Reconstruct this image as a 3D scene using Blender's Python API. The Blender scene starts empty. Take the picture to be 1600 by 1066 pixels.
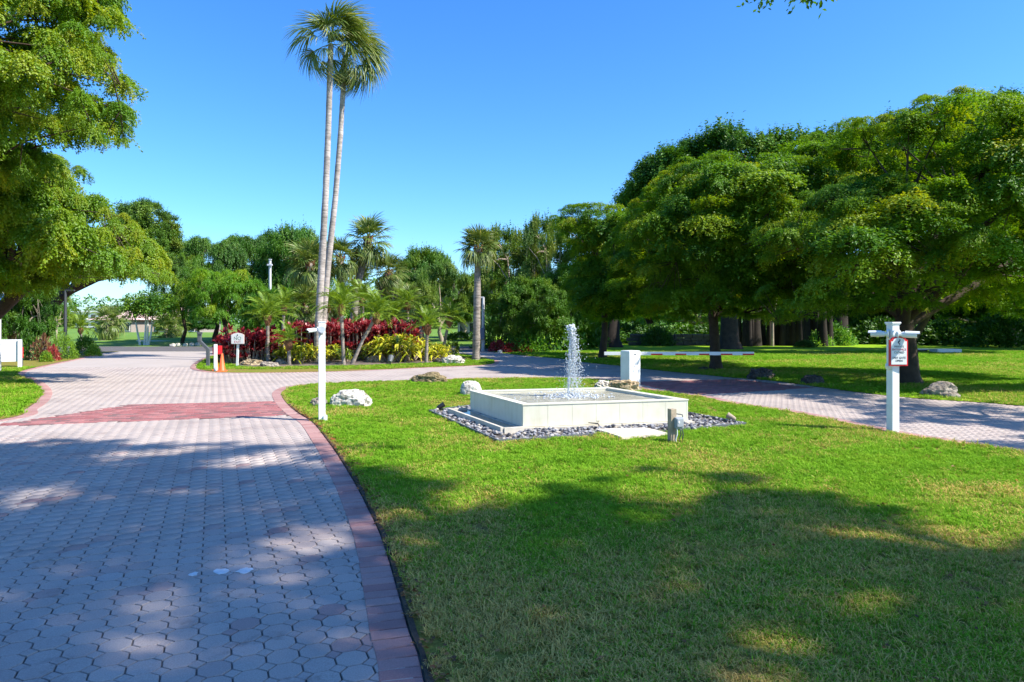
import bpy, bmesh, math, random
import numpy as np
from mathutils import Vector, Matrix, noise as mnoise
from mathutils.geometry import delaunay_2d_cdt

scene = bpy.context.scene
C = scene.collection
PI = math.pi
random.seed(7)
RNG = np.random.default_rng(11)

# ------------------------------------------------------------------ camera
H_EYE = 1.6
FPX = 1072.0
HZ = 503.0
cam_d = bpy.data.cameras.new('camera')
cam = bpy.data.objects.new('camera', cam_d)
C.objects.link(cam)
cam.location = (0, 0, H_EYE)
cam.rotation_euler = (PI / 2, 0, 0)
cam_d.sensor_width = 36.0
cam_d.lens = 36.0 * FPX / 1600.0
cam_d.shift_y = -(533.0 - HZ) / 1600.0
cam_d.clip_start = 0.05
cam_d.clip_end = 4000
scene.camera = cam

# ------------------------------------------------------------------ sun, sky, exposure
SUN_AZ = math.radians(108.5)          # clockwise from +Y
SUN_EL = math.radians(45.0)
SV = Vector((math.sin(SUN_AZ) * math.cos(SUN_EL), math.cos(SUN_AZ) * math.cos(SUN_EL), math.sin(SUN_EL)))
sun_d = bpy.data.lights.new('sun', 'SUN')
sun_d.energy = 4.3
sun_d.angle = math.radians(0.5)
sun_d.color = (1.0, 0.945, 0.85)
sun = bpy.data.objects.new('sun', sun_d)
C.objects.link(sun)
sun.location = SV * 60
sun.rotation_euler = (-SV).to_track_quat('-Z', 'Y').to_euler()

world = bpy.data.worlds.new('World')
scene.world = world
world.use_nodes = True
wn = world.node_tree
wn.nodes.clear()
sky = wn.nodes.new('ShaderNodeTexSky')
sky.sky_type = 'NISHITA'
sky.sun_disc = False
sky.sun_elevation = SUN_EL
sky.sun_rotation = SUN_AZ
sky.altitude = 0
sky.air_density = 1.0
sky.dust_density = 0.6
sky.ozone_density = 3.0
hsv = wn.nodes.new('ShaderNodeHueSaturation')
hsv.inputs['Saturation'].default_value = 1.25
bg = wn.nodes.new('ShaderNodeBackground')
bg.inputs['Strength'].default_value = 0.13
wo = wn.nodes.new('ShaderNodeOutputWorld')
wn.links.new(sky.outputs[0], hsv.inputs['Color'])
tn = wn.nodes.new('ShaderNodeMix'); tn.data_type = 'RGBA'; tn.blend_type = 'MULTIPLY'
tn.inputs[0].default_value = 1.0
tn.inputs[7].default_value = (0.55, 0.765, 1.0, 1)          # strongly saturated clear-sky blue of the photograph
wn.links.new(hsv.outputs[0], tn.inputs[6])
wn.links.new(tn.outputs[2], bg.inputs['Color'])
wn.links.new(bg.outputs[0], wo.inputs['Surface'])

scene.view_settings.view_transform = 'Standard'
scene.view_settings.look = 'None'
scene.view_settings.exposure = 1.2
scene.view_settings.gamma = 1.0
scene.view_settings.use_curve_mapping = False
scene.cycles.max_bounces = 8
scene.cycles.transparent_max_bounces = 8


# ------------------------------------------------------------------ placement helpers
def G(u, v, z=0.0):
    """ground point seen at photo pixel (u, v)"""
    Y = FPX * (H_EYE - z) / (v - HZ)
    return ((u - 800.0) / FPX * Y, Y)


def P3(u, v, Y):
    return Vector(((u - 800.0) / FPX * Y, Y, H_EYE - (v - HZ) / FPX * Y))


def in_poly(px, py, poly):
    px = np.asarray(px, float); py = np.asarray(py, float)
    ins = np.zeros(px.shape, bool)
    n = len(poly)
    for i in range(n):
        x0, y0 = poly[i]; x1, y1 = poly[(i + 1) % n]
        if y0 == y1:
            continue
        c = ((y0 > py) != (y1 > py)) & (px < (x1 - x0) * (py - y0) / (y1 - y0) + x0)
        ins ^= c
    return ins


def poly_dist(px, py, poly, closed=True):
    px = np.asarray(px, float); py = np.asarray(py, float)
    best = np.full(px.shape, 1e9)
    n = len(poly)
    for i in range(n if closed else n - 1):
        x0, y0 = poly[i]; x1, y1 = poly[(i + 1) % n]
        dx, dy = x1 - x0, y1 - y0
        L2 = dx * dx + dy * dy + 1e-12
        t = np.clip(((px - x0) * dx + (py - y0) * dy) / L2, 0, 1)
        best = np.minimum(best, np.hypot(px - x0 - t * dx, py - y0 - t * dy))
    return best


def smooth_line(pts, step, closed=False):
    """Catmull-Rom resample with even steps"""
    P = [Vector((p[0], p[1], 0)) for p in pts]
    out = []
    n = len(P)
    segs = n if closed else n - 1
    for i in range(segs):
        p0 = P[(i - 1) % n] if (closed or i > 0) else P[i]
        p1 = P[i]; p2 = P[(i + 1) % n]
        p3 = P[(i + 2) % n] if (closed or i + 2 < n) else p2
        for k in range(14):
            t = k / 14.0
            out.append(0.5 * ((2 * p1) + (p2 - p0) * t + (2 * p0 - 5 * p1 + 4 * p2 - p3) * t * t + (3 * p1 - p0 - 3 * p2 + p3) * t ** 3))
    if not closed:
        out.append(P[-1])
    else:
        out.append(out[0])
    res = [out[0].copy()]
    acc = 0.0
    for a, b in zip(out[:-1], out[1:]):
        d = (b - a).length
        while acc + d >= step and d > 1e-9:
            t = (step - acc) / d
            a = a + (b - a) * t
            d = (b - a).length
            acc = 0.0
            res.append(a.copy())
        acc += d
    return [(p.x, p.y) for p in res]


# ------------------------------------------------------------------ materials
def new_mat(name):
    m = bpy.data.materials.new(name)
    m.use_nodes = True
    nt = m.node_tree
    nt.nodes.clear()
    return m, nt


def L(nt, a, b):
    nt.links.new(a, b)


def ramp_node(nt, stops, fac):
    r = nt.nodes.new('ShaderNodeValToRGB')
    e = r.color_ramp.elements
    while len(e) < len(stops):
        e.new(0.5)
    for i, (p, c) in enumerate(stops):
        e[i].position = p
        e[i].color = (c[0], c[1], c[2], 1)
    L(nt, fac, r.inputs[0])
    return r.outputs[0]


def noise_node(nt, scale, detail=3, coord=None, rough=0.6):
    n = nt.nodes.new('ShaderNodeTexNoise')
    n.inputs['Scale'].default_value = scale
    n.inputs['Detail'].default_value = detail
    n.inputs['Roughness'].default_value = rough
    if coord is not None:
        L(nt, coord, n.inputs['Vector'])
    return n.outputs['Fac']


def mix_col(nt, fac, a, b, mode='MIX'):
    m = nt.nodes.new('ShaderNodeMix')
    m.data_type = 'RGBA'
    m.blend_type = mode
    for val, k in ((fac, 0), (a, 6), (b, 7)):
        if hasattr(val, 'is_output'):
            L(nt, val, m.inputs[k])
        elif k == 0:
            m.inputs[0].default_value = val
        else:
            m.inputs[k].default_value = (val[0], val[1], val[2], 1)
    return m.outputs[2]


def plain(name, col, rough=0.6, metal=0.0, var=0.12, scale=6.0, bump=0.0, bscale=60.0, spec=0.5):
    """principled with gentle noise variation"""
    m, nt = new_mat(name)
    tc = nt.nodes.new('ShaderNodeTexCoord')
    f = noise_node(nt, scale, 4, tc.outputs['Object'])
    c = ramp_node(nt, [(0.25, [x * (1 - var) for x in col]), (0.75, [min(1, x * (1 + var)) for x in col])], f)
    b = nt.nodes.new('ShaderNodeBsdfPrincipled')
    L(nt, c, b.inputs['Base Color'])
    b.inputs['Roughness'].default_value = rough
    b.inputs['Metallic'].default_value = metal
    b.inputs['Specular IOR Level'].default_value = spec
    if bump > 0:
        bn = nt.nodes.new('ShaderNodeBump')
        bn.inputs['Strength'].default_value = bump
        bn.inputs['Distance'].default_value = 0.01
        L(nt, noise_node(nt, bscale, 4, tc.outputs['Object']), bn.inputs['Height'])
        L(nt, bn.outputs[0], b.inputs['Normal'])
    o = nt.nodes.new('ShaderNodeOutputMaterial')
    L(nt, b.outputs[0], o.inputs[0])
    return m


def leaf_mat(name, stops, trans=0.35, rough=0.5, gloss=0.025, tcol=(1.25, 1.15, 0.5)):
    """leaf: attribute 'tint' picks the colour, object colour multiplies it"""
    m, nt = new_mat(name)
    at = nt.nodes.new('ShaderNodeAttribute')
    at.attribute_name = 'tint'
    oi = nt.nodes.new('ShaderNodeObjectInfo')
    pt = nt.nodes.new('ShaderNodeAttribute'); pt.attribute_name = 'padtint'; pt.attribute_type = 'INSTANCER'
    pc = nt.nodes.new('ShaderNodeAttribute'); pc.attribute_name = 'padcol'; pc.attribute_type = 'INSTANCER'
    ad = nt.nodes.new('ShaderNodeMath'); ad.operation = 'ADD'; ad.use_clamp = True
    L(nt, at.outputs['Fac'], ad.inputs[0]); L(nt, pt.outputs['Fac'], ad.inputs[1])
    va = nt.nodes.new('ShaderNodeVectorMath'); va.operation = 'ADD'
    L(nt, oi.outputs['Color'], va.inputs[0]); L(nt, pc.outputs['Vector'], va.inputs[1])
    c = ramp_node(nt, stops, ad.outputs[0])
    c = mix_col(nt, 1.0, c, va.outputs[0], 'MULTIPLY')
    d = nt.nodes.new('ShaderNodeBsdfDiffuse')
    L(nt, c, d.inputs['Color'])
    t = nt.nodes.new('ShaderNodeBsdfTranslucent')
    tc = mix_col(nt, 1.0, c, tcol, 'MULTIPLY')
    L(nt, tc, t.inputs['Color'])
    ms = nt.nodes.new('ShaderNodeMixShader')
    ms.inputs[0].default_value = trans
    L(nt, d.outputs[0], ms.inputs[1]); L(nt, t.outputs[0], ms.inputs[2])
    g = nt.nodes.new('ShaderNodeBsdfGlossy')
    g.inputs['Roughness'].default_value = rough
    g.inputs['Color'].default_value = (1, 1, 1, 1)
    ms2 = nt.nodes.new('ShaderNodeMixShader')
    ms2.inputs[0].default_value = gloss
    L(nt, ms.outputs[0], ms2.inputs[1]); L(nt, g.outputs[0], ms2.inputs[2])
    o = nt.nodes.new('ShaderNodeOutputMaterial')
    L(nt, ms2.outputs[0], o.inputs[0])
    return m


def piece_mat(name, stops, rough=0.85, grain=0.25, bump=0.25, stain=None):
    """masonry pieces: attribute 'tint' per piece, grain by world-scale noise"""
    m, nt = new_mat(name)
    at = nt.nodes.new('ShaderNodeAttribute')
    at.attribute_name = 'tint'
    ge = nt.nodes.new('ShaderNodeNewGeometry')
    c = ramp_node(nt, stops, at.outputs['Fac'])
    f = noise_node(nt, 140, 3, ge.outputs['Position'])
    g = ramp_node(nt, [(0.2, (1 - grain,) * 3), (0.8, (1 + grain,) * 3)], f)
    c = mix_col(nt, 1.0, c, g, 'MULTIPLY')
    f2 = noise_node(nt, 0.9, 5, ge.outputs['Position'], 0.65)
    g2 = ramp_node(nt, [(0.28, (0.74, 0.73, 0.74)), (0.5, (0.98, 0.975, 0.97)), (0.75, (1.08, 1.07, 1.06))], f2)
    c = mix_col(nt, 1.0, c, g2, 'MULTIPLY')
    f3 = noise_node(nt, 2.7, 6, ge.outputs['Position'], 0.75)
    g3 = ramp_node(nt, [(0.30, (0.62, 0.60, 0.60)), (0.42, (1.0, 1.0, 1.0))], f3)
    c = mix_col(nt, 1.0, c, g3, 'MULTIPLY')
    b = nt.nodes.new('ShaderNodeBsdfPrincipled')
    L(nt, c, b.inputs['Base Color'])
    b.inputs['Roughness'].default_value = rough
    b.inputs['Specular IOR Level'].default_value = 0.25
    bn = nt.nodes.new('ShaderNodeBump')
    bn.inputs['Strength'].default_value = bump
    bn.inputs['Distance'].default_value = 0.004
    L(nt, noise_node(nt, 220, 3, ge.outputs['Position']), bn.inputs['Height'])
    L(nt, bn.outputs[0], b.inputs['Normal'])
    o = nt.nodes.new('ShaderNodeOutputMaterial')
    L(nt, b.outputs[0], o.inputs[0])
    return m


def ground_mat(name, stops, scale, stops2=None, scale2=60, bump=0.3, rough=0.95):
    m, nt = new_mat(name)
    ge = nt.nodes.new('ShaderNodeNewGeometry')
    c = ramp_node(nt, stops, noise_node(nt, scale, 5, ge.outputs['Position'], 0.65))
    f2 = noise_node(nt, scale2, 4, ge.outputs['Position'], 0.7)
    g = ramp_node(nt, stops2 or [(0.25, (0.65,) * 3), (0.75, (1.35,) * 3)], f2)
    c = mix_col(nt, 1.0, c, g, 'MULTIPLY')
    b = nt.nodes.new('ShaderNodeBsdfPrincipled')
    L(nt, c, b.inputs['Base Color'])
    b.inputs['Roughness'].default_value = rough
    b.inputs['Specular IOR Level'].default_value = 0.15
    bn = nt.nodes.new('ShaderNodeBump')
    bn.inputs['Strength'].default_value = bump
    bn.inputs['Distance'].default_value = 0.02
    L(nt, f2, bn.inputs['Height'])
    L(nt, bn.outputs[0], b.inputs['Normal'])
    o = nt.nodes.new('ShaderNodeOutputMaterial')
    L(nt, b.outputs[0], o.inputs[0])
    return m


M = {}
M['white'] = plain('white_paint', (0.74, 0.745, 0.725), 0.45, var=0.09, scale=4)
M['cream'] = plain('cream_tile', (0.61, 0.58, 0.46), 0.5, var=0.05, scale=2.2, bump=0.05)
def streaked(name, col):
    m, nt = new_mat(name)
    ge = nt.nodes.new('ShaderNodeNewGeometry')
    mp = nt.nodes.new('ShaderNodeMapping'); mp.inputs['Scale'].default_value = (9, 9, 0.9)
    L(nt, ge.outputs['Position'], mp.inputs['Vector'])
    f = noise_node(nt, 1.0, 5, mp.outputs[0], 0.65)
    c = ramp_node(nt, [(0.30, [col[0] * 0.92, col[1] * 0.91, col[2] * 0.86]), (0.48, col), (0.75, [x * 1.05 for x in col])], f)
    g = ramp_node(nt, [(0.32, (0.93, 0.92, 0.88)), (0.55, (1.02, 1.02, 1.02))], noise_node(nt, 2.3, 5, ge.outputs['Position'], 0.7))
    c = mix_col(nt, 1.0, c, g, 'MULTIPLY')
    b = nt.nodes.new('ShaderNodeBsdfPrincipled'); L(nt, c, b.inputs['Base Color']); b.inputs['Roughness'].default_value = 0.55
    o = nt.nodes.new('ShaderNodeOutputMaterial'); L(nt, b.outputs[0], o.inputs[0])
    return m


M['cream'] = streaked('cream_tile_streaked', (0.64, 0.61, 0.485))
M['slab'] = plain('weathered_concrete', (0.52, 0.47, 0.38), 0.85, var=0.25, scale=5, bump=0.3)
M['dark_metal'] = plain('dark_grey_metal', (0.06, 0.065, 0.07), 0.5, 0.2, var=0.2)
M['grey_metal'] = plain('grey_metal', (0.11, 0.12, 0.125), 0.5, 0.2, var=0.15)
M['pale_metal'] = plain('pale_grey_pole', (0.55, 0.56, 0.56), 0.5, 0.1, var=0.1)
M['black'] = plain('black_plastic', (0.02, 0.02, 0.022), 0.35, var=0.2)
M['lens'] = plain('camera_glass', (0.006, 0.006, 0.008), 0.05, var=0.0)
M['red'] = plain('red_paint', (0.62, 0.015, 0.02), 0.4, var=0.06)
M['orange'] = plain('orange_plastic', (0.85, 0.13, 0.03), 0.5, var=0.08)
M['barkp'] = plain('palm_trunk', (0.36, 0.31, 0.27), 0.9, var=0.35, scale=9, bump=0.6, bscale=22)
M['barkw'] = plain('pale_palm_trunk', (0.50, 0.44, 0.40), 0.9, var=0.22, scale=7, bump=0.5, bscale=18)
def palm_bark(name, col, var):
    m, nt = new_mat(name)
    tc = nt.nodes.new('ShaderNodeTexCoord')
    mp = nt.nodes.new('ShaderNodeMapping'); mp.inputs['Scale'].default_value = (3, 3, 16)
    L(nt, tc.outputs['Object'], mp.inputs['Vector'])
    f = noise_node(nt, 1.0, 4, mp.outputs[0], 0.6)
    c = ramp_node(nt, [(0.3, [x * (1 - var) for x in col]), (0.5, col), (0.7, [min(1, x * (1 + var * 0.5)) for x in col])], f)
    f2 = noise_node(nt, 1.3, 4, tc.outputs['Object'], 0.7)
    g = ramp_node(nt, [(0.35, (0.66, 0.66, 0.63)), (0.6, (1.05, 1.05, 1.05))], f2)
    c = mix_col(nt, 1.0, c, g, 'MULTIPLY')
    b = nt.nodes.new('ShaderNodeBsdfPrincipled'); L(nt, c, b.inputs['Base Color']); b.inputs['Roughness'].default_value = 0.95
    b.inputs['Specular IOR Level'].default_value = 0.1
    bn = nt.nodes.new('ShaderNodeBump'); bn.inputs['Strength'].default_value = 0.8; bn.inputs['Distance'].default_value = 0.03
    L(nt, f, bn.inputs['Height']); L(nt, bn.outputs[0], b.inputs['Normal'])
    o = nt.nodes.new('ShaderNodeOutputMaterial'); L(nt, b.outputs[0], o.inputs[0])
    return m


M['barkp'] = palm_bark('palm_trunk_ringed', (0.31, 0.265, 0.23), 0.5)
M['barkw'] = palm_bark('pale_palm_trunk_ringed', (0.44, 0.385, 0.35), 0.4)
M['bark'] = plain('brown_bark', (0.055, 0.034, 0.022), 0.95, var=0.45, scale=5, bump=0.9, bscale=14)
M['bark_shaded'] = plain('shade_darkened_bark', (0.020, 0.014, 0.010), 0.95, var=0.5, scale=4, bump=0.9, bscale=10)  # canopy shade over the back trunks, put into the bark colour
M['barkl'] = plain('pale_bark', (0.33, 0.27, 0.21), 0.95, var=0.4, scale=5, bump=0.6, bscale=14)
M['boot'] = plain('palm_fibre', (0.22, 0.10, 0.045), 0.95, var=0.5, scale=14, bump=0.9, bscale=40)
M['wood'] = plain('weathered_wood', (0.34, 0.27, 0.19), 0.9, var=0.3, scale=8, bump=0.4, bscale=40)
M['board'] = plain('bleached_board', (0.60, 0.53, 0.43), 0.9, var=0.2, scale=7, bump=0.4, bscale=40)
M['brass'] = plain('dull_brass', (0.22, 0.18, 0.14), 0.4, 0.6, var=0.2)
M['boxgrey'] = plain('grey_plastic', (0.30, 0.32, 0.35), 0.4, var=0.1)
M['mulch'] = ground_mat('mulch', [(0.3, (0.10, 0.075, 0.06)), (0.7, (0.20, 0.16, 0.13))], 3, scale2=40)
M['asphalt'] = ground_mat('asphalt', [(0.3, (0.10, 0.092, 0.09)), (0.7, (0.13, 0.12, 0.117))], 0.6, scale2=30, bump=0.1)
M['soil'] = ground_mat('joint_soil', [(0.35, (0.06, 0.052, 0.047)), (0.65, (0.20, 0.175, 0.157))], 2)
M['dark_soil'] = ground_mat('dark_soil', [(0.3, (0.04, 0.03, 0.023)), (0.7, (0.11, 0.08, 0.058))], 9, scale2=60)
M['far_paving'] = ground_mat('far_paving', [(0.3, (0.36, 0.31, 0.275)), (0.7, (0.405, 0.35, 0.312))], 0.8, [(0.25, (0.92,) * 3), (0.75, (1.06,) * 3)], 25, 0.05)
GR = [(0.28, (0.085, 0.10, 0.022)), (0.5, (0.085, 0.15, 0.015)), (0.72, (0.12, 0.185, 0.02))]
M['lawn'] = ground_mat('lawn_turf', [(0.3, (0.24, 0.15, 0.045)), (0.7, (0.15, 0.20, 0.015))], 0.8, [(0.25, (0.5,) * 3), (0.75, (1.4,) * 3)], 45)
M['lawn_far'] = ground_mat('lawn_far', [(0.3, (0.26, 0.34, 0.014)), (0.5, (0.20, 0.36, 0.010)), (0.72, (0.27, 0.40, 0.016))], 0.45, [(0.25, (0.75,) * 3), (0.75, (1.25,) * 3)], 9)
M['golf'] = ground_mat('golf_turf', [(0.3, (0.10, 0.19, 0.025)), (0.7, (0.14, 0.24, 0.035))], 0.08, [(0.25, (0.85,) * 3), (0.75, (1.15,) * 3)], 2)
M['sand'] = plain('bunker_sand', (0.68, 0.62, 0.52), 0.9, var=0.08)
M['paver'] = piece_mat('concrete_paver', [(0.0, (0.34, 0.225, 0.205)), (0.3, (0.385, 0.31, 0.275)), (0.7, (0.395, 0.335, 0.298)), (1.0, (0.385, 0.34, 0.315))])
M['brick'] = piece_mat('border_brick', [(0.0, (0.32, 0.165, 0.15)), (1.0, (0.39, 0.245, 0.22))])
M['redbrick'] = piece_mat('red_brick', [(0.0, (0.18, 0.11, 0.105)), (0.4, (0.29, 0.10, 0.098)), (1.0, (0.36, 0.16, 0.15))])
M['roof'] = plain('tile_roof', (0.62, 0.42, 0.36), 0.8, var=0.15, scale=2)
M['roof_orange'] = plain('orange_roof', (0.62, 0.20, 0.10), 0.8, var=0.15, scale=2)
M['wall_white'] = plain('stucco_white', (0.78, 0.77, 0.73), 0.8, var=0.05)
M['wall_tan'] = plain('stucco_tan', (0.30, 0.25, 0.22), 0.8, var=0.1)
M['glass'] = plain('dark_window', (0.03, 0.035, 0.04), 0.1, var=0.1)
M['stone_dark'] = plain('dark_stone', (0.09, 0.075, 0.065), 0.95, var=0.5, scale=3, bump=0.8, bscale=8)

OLIVE = [(0.0, (0.042, 0.135, 0.008)), (0.35, (0.105, 0.245, 0.008)), (0.7, (0.185, 0.315, 0.008)), (1.0, (0.36, 0.39, 0.010))]
M['olive_leaf'] = leaf_mat('olive_leaf', OLIVE, 0.48, tcol=(1.5, 1.25, 0.45))
M['green_leaf'] = leaf_mat('green_leaf', [(0.0, (0.030, 0.10, 0.012)), (0.5, (0.075, 0.19, 0.014)), (1.0, (0.17, 0.27, 0.022))], 0.3)
M['fan_leaf'] = leaf_mat('fan_leaf', [(0.0, (0.06, 0.115, 0.020)), (0.6, (0.15, 0.215, 0.038)), (1.0, (0.42, 0.40, 0.16))], 0.28, 0.5, 0.03)
M['feather_leaf'] = leaf_mat('feather_leaf', [(0.0, (0.085, 0.18, 0.012)), (1.0, (0.27, 0.39, 0.03))], 0.3, 0.5, 0.03)
M['red_leaf'] = leaf_mat('red_leaf', [(0.0, (0.06, 0.010, 0.014)), (0.45, (0.24, 0.016, 0.028)), (0.8, (0.40, 0.045, 0.055)), (1.0, (0.52, 0.20, 0.17))], 0.3, 0.45, 0.03, (1.3, 0.7, 0.7))
M['yellow_leaf'] = leaf_mat('yellow_leaf', [(0.0, (0.09, 0.16, 0.010)), (0.4, (0.30, 0.36, 0.02)), (1.0, (0.72, 0.64, 0.05))], 0.3, 0.45, 0.03)
M['hedge_leaf'] = leaf_mat('hedge_leaf', [(0.0, (0.08, 0.18, 0.012)), (1.0, (0.21, 0.34, 0.02))], 0.25)


def grass_mat():
    m, nt = new_mat('grass_blade')
    ge = nt.nodes.new('ShaderNodeNewGeometry')
    at = nt.nodes.new('ShaderNodeAttribute'); at.attribute_name = 'tint'
    dry = nt.nodes.new('ShaderNodeAttribute'); dry.attribute_name = 'dry'; dry.attribute_type = 'INSTANCER'
    n1 = noise_node(nt, 1.6, 4, ge.outputs['Position'], 0.7)
    c = ramp_node(nt, [(0.2, (0.14, 0.30, 0.016)), (0.5, (0.19, 0.385, 0.02)), (0.8, (0.28, 0.43, 0.03))], n1)
    sp = nt.nodes.new('ShaderNodeMath'); sp.operation = 'ADD'
    L(nt, at.outputs['Fac'], sp.inputs[0]); L(nt, dry.outputs['Fac'], sp.inputs[1])
    fr = nt.nodes.new('ShaderNodeMapRange')
    fr.inputs['From Min'].default_value = 1.02; fr.inputs['From Max'].default_value = 1.2
    L(nt, sp.outputs[0], fr.inputs['Value'])
    st = ramp_node(nt, [(0.0, (0.36, 0.20, 0.06)), (0.35, (0.62, 0.42, 0.12)), (1.0, (0.80, 0.60, 0.20))], noise_node(nt, 55, 2, ge.outputs['Position']))  # straw, made paler and warmer to offset the blue shade
    c = mix_col(nt, fr.outputs[0], c, st)
    d = nt.nodes.new('ShaderNodeBsdfDiffuse'); L(nt, c, d.inputs['Color'])
    t = nt.nodes.new('ShaderNodeBsdfTranslucent'); L(nt, c, t.inputs['Color'])
    ms = nt.nodes.new('ShaderNodeMixShader'); ms.inputs[0].default_value = 0.3
    L(nt, d.outputs[0], ms.inputs[1]); L(nt, t.outputs[0], ms.inputs[2])
    g = nt.nodes.new('ShaderNodeBsdfGlossy'); g.inputs['Roughness'].default_value = 0.45
    m2 = nt.nodes.new('ShaderNodeMixShader'); m2.inputs[0].default_value = 0.006
    L(nt, ms.outputs[0], m2.inputs[1]); L(nt, g.outputs[0], m2.inputs[2])
    o = nt.nodes.new('ShaderNodeOutputMaterial'); L(nt, m2.outputs[0], o.inputs[0])
    return m


M['grass'] = grass_mat()


def rock_mat(name, stops, scale=5, dirt=0.5):
    m, nt = new_mat(name)
    tc = nt.nodes.new('ShaderNodeTexCoord')
    f = noise_node(nt, scale, 6, tc.outputs['Object'], 0.7)
    c = ramp_node(nt, stops, f)
    f2 = noise_node(nt, scale * 4, 5, tc.outputs['Object'], 0.7)
    g = ramp_node(nt, [(0.36, (dirt,) * 3), (0.52, (1.05,) * 3)], f2)
    c = mix_col(nt, 1.0, c, g, 'MULTIPLY')
    b = nt.nodes.new('ShaderNodeBsdfPrincipled')
    L(nt, c, b.inputs['Base Color'])
    b.inputs['Roughness'].default_value = 0.95
    b.inputs['Specular IOR Level'].default_value = 0.15
    bn = nt.nodes.new('ShaderNodeBump'); bn.inputs['Strength'].default_value = 0.9; bn.inputs['Distance'].default_value = 0.03
    L(nt, f2, bn.inputs['Height']); L(nt, bn.outputs[0], b.inputs['Normal'])
    o = nt.nodes.new('ShaderNodeOutputMaterial'); L(nt, b.outputs[0], o.inputs[0])
    return m


M['coral'] = rock_mat('coral_rock', [(0.3, (0.36, 0.31, 0.24)), (0.5, (0.62, 0.57, 0.48)), (0.7, (0.74, 0.70, 0.61))], 4, 0.35)
M['tanrock'] = rock_mat('tan_rock', [(0.3, (0.24, 0.19, 0.12)), (0.5, (0.42, 0.31, 0.18)), (0.7, (0.55, 0.46, 0.31))], 4, 0.4)
M['brownrock'] = rock_mat('brown_rock', [(0.3, (0.09, 0.075, 0.045)), (0.5, (0.24, 0.185, 0.095)), (0.7, (0.36, 0.28, 0.15))], 5, 0.35)
M['greyrock'] = rock_mat('grey_rock', [(0.3, (0.15, 0.125, 0.10)), (0.5, (0.30, 0.255, 0.21)), (0.7, (0.42, 0.37, 0.30))], 3, 0.5)
M['darkrock'] = rock_mat('dark_rock', [(0.3, (0.04, 0.035, 0.03)), (0.7, (0.13, 0.11, 0.095))], 4, 0.5)


# ------------------------------------------------------------------ object helpers
def tag(o, label=None, cat=None, group=None, kind=None):
    if label: o['label'] = label
    if cat: o['category'] = cat
    if group: o['group'] = group
    if kind: o['kind'] = kind
    return o


def empty(name, loc, label=None, cat=None, group=None):
    o = bpy.data.objects.new(name, None)
    o.empty_display_size = 0.2
    o.location = loc
    C.objects.link(o)
    return tag(o, label, cat, group)


def link(name, me, parent=None, loc=None):
    o = bpy.data.objects.new(name, me)
    C.objects.link(o)
    if parent is not None: o.parent = parent
    if loc is not None: o.location = loc
    return o


def copy_tree(o, parent=None):
    c = o.copy()
    C.objects.link(c)
    if parent is not None:
        c.parent = parent
    for ch in list(o.children):
        copy_tree(ch, c)
    return c


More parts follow.
